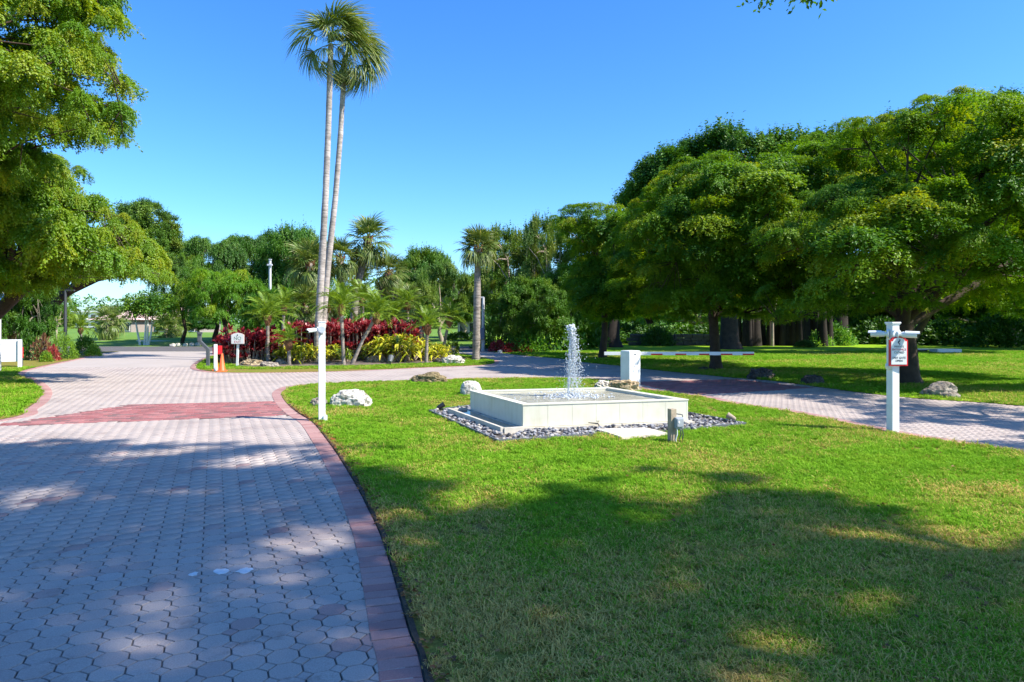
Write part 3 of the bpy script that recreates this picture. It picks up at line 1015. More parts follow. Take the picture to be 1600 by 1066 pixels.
# bricks: T with chamfer
def brick_T(lx, ly, h=0.03, g=0.004, ch=0.004):
    hx, hy = lx / 2 - g, ly / 2 - g
    r = []
    for sc, z in ((ch, 0.0), (0.0, -ch), (0.0, -h)):
        for sx, sy in ((-1, -1), (1, -1), (1, 1), (-1, 1)):
            r.append((sx * (hx - sc), sy * (hy - sc), z))
    F = [[0, 1, 2, 3]]
    for lv in (0, 4):
        for i in range(4):
            j = (i + 1) % 4
            F.append([lv + 4 + i, lv + 4 + j, lv + j, lv + i])
    return np.array(r), F


def border_bricks(line, side):
    """soldier course just outside a lawn edge; line is sampled every brick width"""
    out = []
    for a, b in zip(line[:-1], line[1:]):
        mx, my = (a[0] + b[0]) / 2, (a[1] + b[1]) / 2
        dx, dy = b[0] - a[0], b[1] - a[1]
        l = math.hypot(dx, dy)
        if l < 1e-6: continue
        nx, ny = -dy / l * side, dx / l * side
        out.append((mx + nx * 0.105, my + ny * 0.105, math.atan2(dy, dx)))
    return out


bb = border_bricks(medline, 1) + border_bricks(leftline, -1) + border_bricks(islline, -1)
bb2 = []
for k, (x, y, r) in enumerate(bb):
    if y > 2.3 and y < 33 and abs(x) < 0.8 * y + 0.6:
        bb2.append((x, y, r))
# keep a brick only if it does not stand inside a lawn
xs = np.array([b[0] for b in bb2]); ys = np.array([b[1] for b in bb2])
keep = ~(in_poly(xs, ys, MEDIAN) | in_poly(xs, ys, LEFT) | in_poly(xs, ys, ISLAND))
bb2 = [b for b, q in zip(bb2, keep) if q]
bb2.sort(key=lambda b: b[0] ** 2 + b[1] ** 2)
BT, BF = brick_T(0.105, 0.205, g=0.0058)
bmesh_var = []
for k in range(10):
    me = bpy.data.meshes.new('border_brick')
    me.from_pydata([tuple(p) for p in BT], [], BF)
    me.materials.append(M['brick'])
    a = me.attributes.new('tint', 'FLOAT', 'FACE'); a.data.foreach_set('value', np.full(len(BF), k / 9.0, dtype=np.float32))
    bmesh_var.append(me)
for x, y, r in bb2[:300]:
    o = link('border_brick', random.choice(bmesh_var), drive)
    o.location = (x, y, 0.006 + random.gauss(0, 0.0012)); o.rotation_euler = (random.gauss(0, 0.006), random.gauss(0, 0.006), r + random.gauss(0, 0.01))
rest = bb2[300:]
o = link('border_brick_course', pieces_mesh('border_brick_course', BT, BF, [b[0] for b in rest], [b[1] for b in rest], np.full(len(rest), 0.006), prng.random(len(rest)), M['brick'], np.array([b[2] for b in rest])), drive)
o['kind'] = 'stuff'


def band_bricks(poly, ang, z=0.002):
    d = np.array([math.cos(ang), math.sin(ang)]); n = np.array([-d[1], d[0]])
    c = np.mean(np.array(poly), 0)
    res = []
    for i in range(-60, 61):
        for j in range(-40, 41):
            p = c + d * (i * 0.205 + (0.1025 if j % 2 else 0)) + n * j * 0.105
            res.append((p[0], p[1], ang))
    xs = np.array([r[0] for r in res]); ys = np.array([r[1] for r in res])
    ok = in_poly(xs, ys, poly) & (np.minimum(poly_dist(xs, ys, MEDIAN[::3]), poly_dist(xs, ys, leftline[::3], False)) > 0.17) & ~in_poly(xs, ys, MEDIAN) & ~in_poly(xs, ys, LEFT)
    return [r for r, q in zip(res, ok) if q]


RT, RF = brick_T(0.205, 0.105, 0.03)
e = Vector(BAND[2]) - Vector(BAND[1])
b1 = band_bricks(BAND, math.atan2(e.y, e.x))
b1.sort(key=lambda b: b[0] ** 2 + b[1] ** 2)
rmesh = []
for k in range(10):
    me = bpy.data.meshes.new('red_brick')
    me.from_pydata([tuple(p) for p in RT], [], RF)
    me.materials.append(M['redbrick'])
    a = me.attributes.new('tint', 'FLOAT', 'FACE'); a.data.foreach_set('value', np.full(len(RF), k / 9.0, dtype=np.float32))
    rmesh.append(me)
for x, y, r in b1[:300]:
    o = link('red_brick', random.choice(rmesh), drive)
    o.location = (x, y, 0.003 + random.gauss(0, 0.001)); o.rotation_euler = (0, 0, r)
b2 = b1[300:] + band_bricks(BAND2, math.atan2(BAND2[3][1] - BAND2[1][1], BAND2[3][0] - BAND2[1][0]))
o = link('red_brick_band', pieces_mesh('red_brick_band', RT, RF, [b[0] for b in b2], [b[1] for b in b2], np.full(len(b2), 0.003), prng.random(len(b2)), M['redbrick'], np.array([b[2] for b in b2])), drive)
o['kind'] = 'stuff'


def scuff(u, v, w, h, seed):
    rg = np.random.default_rng(seed)
    x, y = G(u, v)
    sc_w = w / (FPX / y) / 2; sc_d = h * y * y / (FPX * H_EYE) / 2
    pts = [(x + sc_w * math.cos(a) * rg.uniform(0.6, 1.2), y + sc_d * math.sin(a) * rg.uniform(0.6, 1.2)) for a in np.linspace(0, 2 * PI, 14, endpoint=False)]
    return pts


ps = empty('paint_scuff', (G(345, 895)[0], G(345, 895)[1], 0), 'three small white paint scuffs on the shaded pavers', 'paint mark')
M['scuff'] = plain('worn_white_paint', (0.62, 0.62, 0.62), 0.8, var=0.2, scale=20)
for k, (u, v, w, h) in enumerate(((302, 898, 13, 6), (345, 893, 30, 9), (383, 892, 24, 10))):
    pts = scuff(u, v, w, h, k)
    mb = MB(); mb.prism(pts, 0.001, 0.0042); mb.build('paint_patch', M['scuff'], ps)

# ------------------------------------------------------------------ grass (instanced tufts)
def tuft(k, nb, h, w, spread, flat=0.5):
    rng = np.random.default_rng(100 + k)
    V = []; F = []; T = []
    for b in range(nb):
        a = rng.random() * 2 * PI
        r = spread * math.sqrt(rng.random()); p = rng.random() * 2 * PI
        x, y = r * math.cos(p), r * math.sin(p)
        hh = h * rng.uniform(0.6, 1.3); out = hh * rng.uniform(0.4, 1.5 + flat)
        ww = w * rng.uniform(0.7, 1.3)
        ca, sa = math.cos(a), math.sin(a)
        i = len(V)
        V += [(x - sa * ww / 2, y + ca * ww / 2, -0.004), (x + sa * ww / 2, y - ca * ww / 2, -0.004),
              (x + ca * out * 0.45 + sa * ww / 2, y + sa * out * 0.45 - ca * ww / 2, hh * 0.7),
              (x + ca * out * 0.45 - sa * ww / 2, y + sa * out * 0.45 + ca * ww / 2, hh * 0.7),
              (x + ca * out, y + sa * out, hh * rng.uniform(0.7, 1.0))]
        F += [(i, i + 1, i + 2, i + 3), (i + 3, i + 2, i + 4)]
        t = rng.random()
        T += [t, t]
    me = bpy.data.meshes.new('grass_tuft')
    me.from_pydata(V, [], F)
    me.materials.append(M['grass'])
    at = me.attributes.new('tint', 'FLOAT', 'FACE'); at.data.foreach_set('value', np.array(T, dtype=np.float32))
    return bpy.data.objects.new('grass_tuft', me)      # source of the instances only, never linked to the scene


TUFTS = [tuft(k, 28, 0.036, 0.0052, 0.055) for k in range(5)]


GRASS_NG = instance_nodes('grass_instances', TUFTS)


def grass(name, xs, ys, z, sc, dry, label=None, seed=0):
    rng = np.random.default_rng(seed + 50)
    n = len(xs)
    me = bpy.data.meshes.new(name)
    me.vertices.add(n)
    me.vertices.foreach_set('co', np.stack([xs, ys, np.full(n, z)], 1).astype(np.float32).ravel())
    a = me.attributes.new('rot', 'FLOAT_VECTOR', 'POINT')
    a.data.foreach_set('vector', np.stack([rng.normal(0, 0.15, n), rng.normal(0, 0.15, n), rng.random(n) * 6.28], 1).astype(np.float32).ravel())
    a = me.attributes.new('sc', 'FLOAT_VECTOR', 'POINT')
    s = sc * rng.uniform(0.7, 1.3, n)
    a.data.foreach_set('vector', np.stack([s, s, s * rng.uniform(0.75, 1.2, n)], 1).astype(np.float32).ravel())
    a = me.attributes.new('variant', 'INT', 'POINT')
    a.data.foreach_set('value', rng.integers(0, len(TUFTS), n).astype(np.int32))
    a = me.attributes.new('dry', 'FLOAT', 'POINT')
    a.data.foreach_set('value', dry.astype(np.float32))
    o = link(name, me)
    md = o.modifiers.new('tufts', 'NODES'); md.node_group = GRASS_NG
    o['kind'] = 'stuff'
    if label: o['label'] = label
    o['category'] = 'grass'
    return o


def scatter(poly, x0, x1, y0, y1, dens, rng, wedge=True, extra=0.0):
    n = int((x1 - x0) * (y1 - y0) * dens)
    x = rng.uniform(x0, x1, n); y = rng.uniform(y0, y1, n)
    ok = in_poly(x, y, poly)
    if wedge: ok &= (np.abs(x) < 0.80 * y + 0.4 + extra)
    return x[ok], y[ok]


def pnoise(x, y, f, s):
    return np.array([mnoise.noise(Vector((a * f, b * f, s))) for a, b in zip(x, y)])


# fountain outline used by several steps
FN = P3(817, 632, 10.03); FN = (FN.x, FN.y)
FR = (2.74, 10.68)
FL = (-0.735, 12.05)
FF = (1.80, 12.66)
GRAVEL = [G(671, 645), G(778, 693), G(925, 683), (1.25, 9.80), (2.45, 9.95), G(1165, 665.5), (3.0, 11.9), (2.0, 13.1), (-0.7, 12.9)]
BOARDS = [G(930, 675), G(1008, 673), G(1043, 682), G(972, 689)]

grng = np.random.default_rng(3)
gx, gy = [], []
for (y0, y1, dn) in ((2.5, 5.0, 900), (5.0, 8.0, 520), (8.0, 11.5, 320), (11.5, 20.5, 170)):
    x, y = scatter(MEDIAN, -6, 9, y0, y1, dn, grng)
    gx.append(x); gy.append(y)
gx = np.concatenate(gx); gy = np.concatenate(gy)
ok = ~in_poly(gx, gy, GRAVEL) & ~in_poly(gx, gy, BOARDS)
edge = poly_dist(gx, gy, MEDIAN[::3])
ok &= (edge > 0.03 + 0.07 * grng.random(len(gx)))
gx, gy, edge = gx[ok], gy[ok], edge[ok]
dry = 0.20 + 0.42 * pnoise(gx, gy, 0.7, 1.0) + 0.28 * pnoise(gx, gy, 2.4, 5.0)
dry += np.clip((6.6 - gy) * 0.2, 0, 0.55) + 0.35 * np.exp(-edge / 0.18)  # real straw thatch in front, increased to lighten the shaded lawn's colour
gs = (0.9 + 0.25 * pnoise(gx, gy, 1.1, 9.0)) * np.clip(0.72 + 0.055 * (gy - 2.5), 0.7, 1.05)
dens_keep = grng.random(len(gx)) < np.clip(1.12 - 0.45 * np.clip(dry, 0, 1), 0, 1)
grass('lawn_grass', gx[dens_keep], gy[dens_keep], 0.008, gs[dens_keep], dry[dens_keep], 'thick green median lawn grass with straw-dry patches in the shade', 1)

x1, y1 = scatter(LEFT, -20, -7, 8, 24, 90, grng)
d1 = 0.22 + 0.4 * pnoise(x1, y1, 0.6, 2.0)
x2, y2 = scatter(ISLAND, -14, 0, 23, 36, 90, grng)
ok = ~in_poly(x2, y2, BEDPOLY); x2, y2 = x2[ok], y2[ok]
d2 = 0.25 + 0.3 * pnoise(x2, y2, 0.6, 4.0)
grass('side_lawn_grass', x1, y1, 0.008, np.full(len(x1), 1.2), d1, 'short mown grass beside the left edge of the drive', 2)
grass('island_grass', x2, y2, 0.008, np.full(len(x2), 1.2), d2, 'narrow strip of mown grass round the planting bed', 3)
x3, y3 = scatter(RIGHT, 0, 24, 11, 24, 110, grng)
x4, y4 = scatter(RIGHT, 0, 36, 24, 36.9, 45, grng)
x3 = np.concatenate([x3, x4]); y3 = np.concatenate([y3, y4])
d3 = 0.25 + 0.4 * pnoise(x3, y3, 0.35, 6.0) + 0.15 * pnoise(x3, y3, 1.4, 8.0)
grass('right_lawn_grass', x3, y3, 0.008, np.where(y3 > 24, 1.7, 1.3), d3, 'wide sunlit lawn grass across the exit drive', 4)

# fallen leaves along the border
nl = 900
li = grng.integers(0, len(MED_L) * 20, nl)
seg = [p for p in medline if 2.5 < p[1] < 13 and p[0] < 0.2]
pts = np.array([seg[i] for i in grng.integers(0, len(seg), nl)]) + np.stack([np.abs(grng.normal(0.05, 0.07, nl)), grng.normal(0, 0.03, nl)], 1)
more = np.stack(scatter(MEDIAN, -1, 7, 2.6, 9, 22, grng), 1)
pts = np.concatenate([pts, more])
n = len(pts)
P = np.concatenate([pts, np.full((n, 1), 0.02) + 0.02 * grng.random((n, 1))], 1)
V, Q = leaf_quads(P, np.concatenate([grng.normal(0, 1, (n, 2)), np.zeros((n, 1))], 1), np.array([0, 0, 1.0]) + grng.normal(0, 0.4, (n, 3)), 0.022 + 0.03 * grng.random(n), 0.014 + 0.014 * grng.random(n))
M['litter'] = leaf_mat('leaf_litter', [(0.0, (0.06, 0.03, 0.015)), (0.5, (0.20, 0.085, 0.025)), (0.85, (0.33, 0.17, 0.05)), (1.0, (0.4, 0.05, 0.02))], 0.15)
o = link('leaf_litter', np_mesh('leaf_litter', V, Q, M['litter'], grng.random(n)))
tag(o, 'brown fallen leaves along the brick border and in the grass', 'leaf litter', kind='stuff')


# ================================================================== TREES
def off_sun(g, H):
    k = H / SV.z
    return (g[0] + SV.x * k, g[1] + SV.y * k, H)


# --- shade trees behind / right of the camera: their shelves stand where the near shadow asks for them
SHADE = [G(*p) for p in [(-260, 694), (0, 691), (90, 684), (180, 687), (300, 690), (380, 693), (440, 685), (480, 690), (530, 712), (600, 730), (700, 748), (790, 772),
                         (850, 765), (900, 758), (960, 735), (1060, 728), (1150, 740), (1220, 757), (1290, 778), (1400, 800), (1500, 818), (1600, 838), (1750, 860)]]
SHADE += [(5.2, 3.4), (4.4, 2.1), (0.2, 2.1), (-0.4, 0.4), (-5.5, 0.4), (-8.6, 6.0)]
HOLES = [(G(465, 848), 0.17), (G(75, 775), 0.22), (G(390, 720), 0.16), (G(190, 712), 0.25), (G(1010, 787), 0.2), (G(1440, 842), 0.25),
         (G(720, 776), 0.22), (G(1000, 760), 0.12), (G(1540, 800), 0.2), (G(500, 722), 0.14), (G(660, 850), 0.1)]
srng = np.random.default_rng(21)
spads = []
for gxx in np.arange(-9.5, 6.5, 0.52):
    for gyy in np.arange(0.0, 10.0, 0.52):
        x = gxx + srng.uniform(-0.2, 0.2); y = gyy + srng.uniform(-0.2, 0.2)
        if not in_poly([x], [y], SHADE)[0]: continue
        d = poly_dist([x], [y], SHADE)[0]
        r = 0.62 * srng.uniform(0.8, 1.2)
        if d < r: r = max(0.22, d * 0.95)
        if any(math.hypot(x - h[0][0], (y - h[0][1])) < h[1] + r * 0.5 for h in HOLES): continue
        for q in range(2):
            Hh = srng.uniform(12.5, 14.2) + 1.6 * q
            p = off_sun((x + srng.uniform(-0.12, 0.12) * q, y + srng.uniform(-0.12, 0.12) * q), Hh)
            spads.append((p[0], p[1], p[2], r * ((0.96 if x < -0.3 else 0.80 if y < 4.6 else 0.85) if d > 0.9 else 0.98), 0.3))
for q in range(3):
    p = off_sun((0.42 + srng.uniform(-0.2, 0.2), 3.45 + srng.uniform(-0.2, 0.2)), srng.uniform(12.5, 15)); spads.append((p[0], p[1], p[2], 0.5, 0.3))
# a few twig ends that hang into the top edge of the picture
tips = []
for (u, v, Y, r) in ((1192, -6, 7.0, 0.10), (1178, -22, 7.0, 0.12), (1262, -8, 7.1, 0.07), (1275, -6, 7.1, 0.06), (1248, -20, 7.1, 0.12)):
    p = P3(u, v, Y)
    tips.append((p.x, p.y, p.z, r, 0.06, 0.2))
near = [p for p in spads if p[0] > 10.4] ; far_ = [p for p in spads if p[0] <= 10.4]
make_tree('shade_tree', (14.5, -4.6, 0), (14.2, -4.0, 6.2), near, 0.34, 'spreading tree right of the camera that shades the near lawn', seed=31,
          n_limb=8, n_twig=90)
make_tree('shade_tree', (6.4, -6.2, 0), (6.6, -5.6, 6.4), far_, 0.34, 'spreading tree behind the camera that shades the near drive', seed=32,
          n_limb=8, n_twig=90)
rt = empty('overhanging_branch', (3.0, 4.9, 6.2), 'dark leafy twig tips hanging into the top right of the sky', 'branch')
mb = MB()
for t in tips:
    mb.tube([(3.0, 4.9, 6.4), (t[0] * 0.6 + 3.0 * 0.4, t[1] * 0.7 + 4.9 * 0.3, t[2] + 0.5), (t[0], t[1], t[2] + 0.02)], [0.02, 0.012, 0.004], 5)
mb.build('twig', M['bark'], rt)
V, Q, T = pads_to_leaves(srng, tips, 260, 7, 0.12, 0.062, 0.5)
o = link('foliage', np_mesh('foliage', V - np.array(rt.location), Q, M['olive_leaf'], T * 0.4), rt); o['kind'] = 'stuff'

# --- right-hand tree off the frame that shades the exit drive
R0_SH = [G(*p) for p in [(1230, 618), (1330, 640), (1290, 648), (1420, 668), (1530, 690), (1640, 706), (1900, 740), (1900, 650), (1700, 640), (1600, 640), (1420, 626), (1300, 612)]]
rp = []
for gxx in np.arange(2, 17, 0.6):
    for gyy in np.arange(6, 19, 0.6):
        x = gxx + srng.uniform(-0.25, 0.25); y = gyy + srng.uniform(-0.25, 0.25)
        if poly_dist([x], [y], [(5.8, 9.9), (3.9, 10.5)], False)[0] < 0.95: continue
        if in_poly([x], [y], R0_SH)[0] and srng.random() < 0.86:
            Hh = srng.uniform(4.6, 7.0)
            p = off_sun((x, y), Hh)
            if p[0] / max(p[1], 0.1) > 0.84:
                rp.append((p[0], p[1], p[2], 0.62 * srng.uniform(0.7, 1.1), 0.3))
if len(rp) > 6:
    make_tree('shade_tree', (15.5, 9.0, 0), (15.3, 9.2, 2.4), rp, 0.28, 'spreading tree past the right edge shading the exit drive', seed=33, n_limb=7, n_twig=50)

# --- big trees on the right lawn
rng = np.random.default_rng(41)
R1 = [(1170, 440), (1150, 385), (1190, 335), (1240, 300), (1300, 290), (1345, 268), (1285, 240), (1310, 180), (1360, 158), (1420, 165), (1465, 138), (1540, 142), (1600, 142), (1700, 170), (1800, 260), (1830, 400), (1780, 480), (1700, 500), (1600, 494), (1530, 490), (1470, 492), (1400, 484), (1300, 496), (1230, 512), (1180, 490)]
pads = outline_pads(rng, R1, 17.9, 4.2, 640, 0.66, 0.2, tint=(0.49, 0.20))
make_tree('black_olive_tree', (10.25, 17.7, 0), (10.1, 17.7, 1.75), pads, 0.23, 'big spreading tree with forked dark trunk behind the white sign post', seed=42, n_limb=11, n_twig=90, group='large trees along the right lawn')
R2 = [(950, 430), (955, 375), (985, 320), (1010, 292), (1060, 252), (1120, 238), (1180, 252), (1230, 232), (1280, 200), (1330, 215), (1360, 260), (1350, 340), (1300, 420), (1280, 488), (1220, 500), (1150, 494), (1080, 502), (1030, 492), (975, 475)]
pads = outline_pads(rng, R2, 23.2, 4.4, 560, 0.80, 0.24, tint=(0.45, 0.20))
make_tree('black_olive_tree', (6.82, 22.9, 0), (6.7, 22.9, 2.0), pads, 0.17, 'broad dark tree behind the barrier arm with trunk flaring at its base', seed=43, n_limb=9, n_twig=80, group='large trees along the right lawn')
R3 = [(862, 338), (890, 322), (940, 320), (980, 332), (1010, 360), (1045, 420), (1050, 480), (1000, 498), (940, 503), (895, 492), (885, 450), (905, 400), (880, 370)]
pads = outline_pads(rng, R3, 30.3, 3.4, 330, 0.85, 0.28, tint=(0.42, 0.2))
make_tree('black_olive_tree', (3.95, 30.0, 0), (4.05, 30.0, 2.3), pads, 0.15, 'narrower dark tree left of the gate cabinet, above the water jet', seed=44, n_limb=7, n_twig=50, group='large trees along the right lawn')
T4 = [(965, 282), (1000, 238), (1050, 215), (1090, 192), (1150, 182), (1200, 198), (1260, 192), (1310, 212), (1340, 300), (1250, 380), (1100, 360), (1000, 345), (968, 312)]
pads = outline_pads(rng, T4, 41, 5.0, 300, 1.1, 0.75, tint=(0.45, 0.18), lift=-0.75)
make_tree('banyan_tree', (13.0, 41, 0), (13.0, 41, 4), pads, 0.5, 'tallest fresh green tree rising behind the barrier arm tree', seed=45, mat='green_leaf', kind='clump', n_limb=8, n_twig=50)
T5 = [(1280, 230), (1350, 190), (1450, 175), (1560, 150), (1640, 130), (1750, 160), (1800, 300), (1700, 430), (1500, 430), (1350, 420), (1290, 330)]
pads = outline_pads(rng, T5, 36, 5.0, 300, 1.15, 0.8, tint=(0.35, 0.18))
make_tree('banyan_tree', (23.6, 41, 0), (24.3, 38, 3.8), pads, 0.2, 'dark green tree behind the right edge of the lawn', seed=46, mat='green_leaf', kind='clump', n_limb=8, n_twig=40)

# --- left tree: limb leans in over the drive from outside the frame
LB = [(-160, 250), (-60, 225), (40, 220), (95, 248), (140, 270), (135, 300), (170, 320), (205, 340), (225, 372), (262, 410), (272, 434), (250, 438), (200, 430), (160, 432), (110, 436), (60, 452), (0, 462), (-120, 460)]
p1 = outline_pads(rng, LB, 18.2, 2.4, 430, 0.52, 0.25, tint=(0.68, 0.14))
LU = [(-260, -160), (60, -170), (170, -90), (185, 10), (165, 55), (185, 100), (200, 165), (208, 215), (175, 230), (120, 212), (75, 215), (60, 255), (0, 285), (-120, 290), (-240, 200)]
p2 = outline_pads(rng, LU, 13.8, 2.6, 430, 0.46, 0.22, tint=(0.64, 0.14))
nbp = Vector((-17.3, 23.5, 1.0))
pl_ = []
for p in p1 + p2:
    d = Vector(p[:3]) - nbp; t = d.dot(SV)
    if t > 0 and (d - SV * t).length < p[3] + 1.0: continue      # the sun reaches the board below
    pl_.append(p)
make_tree('black_olive_tree', (-16.9, 20.0, 0), (-14.0, 19.6, 2.55), pl_, 0.20, 'yellow-green tree leaning in over the drive from the left edge', seed=47, kind='droop', n_limb=12, n_twig=110)
mb = MB()
L2 = [(186, 335), (215, 312), (250, 320), (275, 345), (270, 375), (285, 400), (275, 432), (235, 440), (195, 436), (180, 400)]
pads = outline_pads(rng, L2, 33, 2.2, 120, 0.6, 0.5, tint=(0.5, 0.18))
make_tree('fig_tree', (-24.6, 33, 0), (-21.6, 33, 2.9), pads, 0.25, 'olive green tree behind the leaning left tree, right of its crown', seed=48, mat='green_leaf', kind='clump', color=(1.25, 1.05, 1.3, 1), n_limb=7, n_twig=30)


# --- background tree variants (unit radius, unit height)
def unit_tree(seed, flat, n, r, h, mat, tint, bark, base_h=0.45):
    rg = np.random.default_rng(seed)
    pads = []
    for k in range(n):
        th = rg.random() * 2 * PI; q = rg.random() ** 0.45; ph = rg.random()
        z = base_h + (1 - base_h) * ph * (0.95 if not flat else 1)
        w = math.sqrt(max(0.03, 1 - ((ph - 0.35) / 0.68) ** 2)) if not flat else (0.55 + 0.45 * math.sin(PI * min(1, ph * 0.7 + 0.25)))
        pads.append((q * w * math.cos(th), q * w * math.sin(th), z, r * rg.uniform(0.7, 1.3), h * rg.uniform(0.7, 1.3), float(np.clip(rg.normal(*tint), 0, 1))))
    root = empty('tree', (0, 0, 0))
    tree_wood(rg, (0, 0, 0), (0.02, 0, base_h * 0.75), pads, 0.055, 7, 30).build('trunk', M[bark], root)
    crown_points('crown', pads, 'shelf' if flat else 'clump', mat, root, (0, 0, 0), (0, 0, 0), (1, 1, 1), seed, 1.0 if flat else 0.7, 0.15)
    return root


UT = [unit_tree(1, True, 150, 0.21, 0.07, 'green_leaf', (0.45, 0.2), 'bark'),
      unit_tree(2, False, 150, 0.20, 0.10, 'green_leaf', (0.5, 0.2), 'barkl', 0.25),
      unit_tree(3, False, 80, 0.19, 0.09, 'green_leaf', (0.6, 0.2), 'barkl', 0.35),
      unit_tree(4, True, 130, 0.20, 0.06, 'olive_leaf', (0.5, 0.2), 'bark', 0.40)]
USED = [False] * 4


def bg_tree(kind, name, u, Y, vtop, wpx, label, color=(1, 1, 1, 1), rz=None, group=None):
    Z = H_EYE + (HZ - vtop) / FPX * Y
    R = wpx / 2 / FPX * Y
    if not USED[kind]:
        o = UT[kind]; USED[kind] = True
    else:
        o = copy_tree(UT[kind])
    o.name = name
    o.location = ((u - 800) / FPX * Y, Y, 0)
    o.scale = (R, R, Z)
    o.rotation_euler = (0, 0, random.random() * 6.28 if rz is None else rz)
    tag(o, label, 'tree', group)
    for c in o.children:
        if c.get('kind') == 'stuff':
            c.data = c.data.copy()
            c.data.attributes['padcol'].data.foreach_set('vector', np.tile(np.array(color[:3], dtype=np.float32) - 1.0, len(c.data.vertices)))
    return o


BGT = [
    (0, 'fig_tree', 335, 52, 378, 120, 'flat-topped dark green tree above the orange cone', (0.9, 0.95, 0.9, 1)),
    (0, 'fig_tree', 405, 55, 372, 130, 'flat-topped dark tree just left of the pale utility pole', (0.85, 0.95, 0.85, 1)),
    (1, 'fig_tree', 462, 50, 362, 120, 'round dark green tree behind the pale fan palm', (0.8, 0.95, 0.8, 1)),
    (3, 'fig_tree', 350, 47, 425, 120, 'lighter green layered tree in front of the flat-topped pair', (1.0, 1.15, 1.1, 1)),
    (3, 'fig_tree', 285, 50, 395, 90, 'dark layered tree between the white trunks and flat-topped trees', (0.8, 0.95, 0.9, 1)),
    (1, 'fig_tree', 430, 44, 455, 110, 'low bushy green tree behind the left date palm', (1.1, 1.25, 0.9, 1)),
    (1, 'oak_tree', 660, 62, 394, 120, 'rounded tree right of the cabbage palm cluster', (1.0, 1.0, 0.9, 1)),
    (2, 'oak_tree', 690, 55, 415, 110, 'thin grey-green tree left of the lone cabbage palm', (1.25, 1.05, 1.5, 1)),
    (2, 'oak_tree', 640, 50, 430, 100, 'thin grey-green tree low behind the date palms', (1.2, 1.05, 1.5, 1)),
    (2, 'oak_tree', 800, 46, 362, 140, 'tallish olive tree right of the lone cabbage palm', (1.3, 1.05, 1.2, 1)),
    (2, 'oak_tree', 858, 42, 345, 110, 'sparse grey-brown tree touching the dark right-hand trees', (1.5, 1.15, 1.6, 1)),
    (1, 'oak_tree', 765, 58, 425, 120, 'sunlit green tree directly behind the lone cabbage palm trunk', (1.4, 1.3, 1.0, 1)),
    (1, 'oak_tree', 828, 37, 440, 130, 'dense bushy tree above the small red shrubs', (1.15, 1.1, 0.9, 1)),
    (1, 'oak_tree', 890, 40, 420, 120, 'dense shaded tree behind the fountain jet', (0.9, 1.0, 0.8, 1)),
    (2, 'oak_tree', 720, 70, 440, 130, 'far pale tree seen past the red-roofed house', (1.4, 1.25, 1.5, 1)),
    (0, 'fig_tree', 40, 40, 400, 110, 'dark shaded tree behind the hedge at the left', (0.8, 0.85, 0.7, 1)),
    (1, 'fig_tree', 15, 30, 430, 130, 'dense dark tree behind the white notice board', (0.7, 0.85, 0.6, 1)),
    (2, 'oak_tree', 88, 48, 440, 56, 'feathery pale tree around the black street lamp', (1.6, 1.4, 1.4, 1)),
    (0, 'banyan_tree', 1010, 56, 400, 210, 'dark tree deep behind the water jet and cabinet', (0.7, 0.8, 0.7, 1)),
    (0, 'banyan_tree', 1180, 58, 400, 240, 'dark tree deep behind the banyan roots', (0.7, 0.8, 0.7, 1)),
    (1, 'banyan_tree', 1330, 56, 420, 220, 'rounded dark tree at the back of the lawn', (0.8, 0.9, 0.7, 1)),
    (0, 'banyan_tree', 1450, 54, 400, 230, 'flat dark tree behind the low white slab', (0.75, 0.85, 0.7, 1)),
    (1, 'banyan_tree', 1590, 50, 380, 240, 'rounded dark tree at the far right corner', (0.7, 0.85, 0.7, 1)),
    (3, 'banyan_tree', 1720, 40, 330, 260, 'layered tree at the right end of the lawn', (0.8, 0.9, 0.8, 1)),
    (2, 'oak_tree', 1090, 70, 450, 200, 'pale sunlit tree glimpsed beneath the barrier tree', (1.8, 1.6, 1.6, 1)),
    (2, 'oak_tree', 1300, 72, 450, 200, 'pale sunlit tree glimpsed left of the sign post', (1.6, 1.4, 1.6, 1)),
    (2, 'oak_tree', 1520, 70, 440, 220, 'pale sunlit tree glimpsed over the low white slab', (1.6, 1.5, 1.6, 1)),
]
for k, nm, u, Y, vt, w, lab, col in BGT:
    bg_tree(k, nm, u, Y, vt, w, lab, col)

# far wood
frng = np.random.default_rng(77)
fp = []
for k in range(520):
    x = frng.uniform(-190, 230); y = frng.uniform(150, 230)
    if -150 < x < -62 and y < 215: continue
    hh = frng.uniform(6, 12) * (0.75 if x < -40 else 1.0)
    for q in range(3):
        fp.append((x + frng.normal(0, 2), y + frng.normal(0, 2), hh * (0.35 + 0.32 * q), frng.uniform(2.2, 3.6) * (1.15 - 0.2 * q), 1.6, float(np.clip(frng.normal(0.45, 0.18), 0, 1))))
V, Q, T = pads_to_leaves(frng, fp, 1.1, 7, 1.4, 0.95, 0.3)
o = link('far_wood', np_mesh('far_wood', V, Q, M['green_leaf'], T)); tag(o, 'distant green belt of trees along the horizon', 'trees', kind='stuff'); o.color = (1.1, 1.1, 1.2, 1)

put_bush_later = []
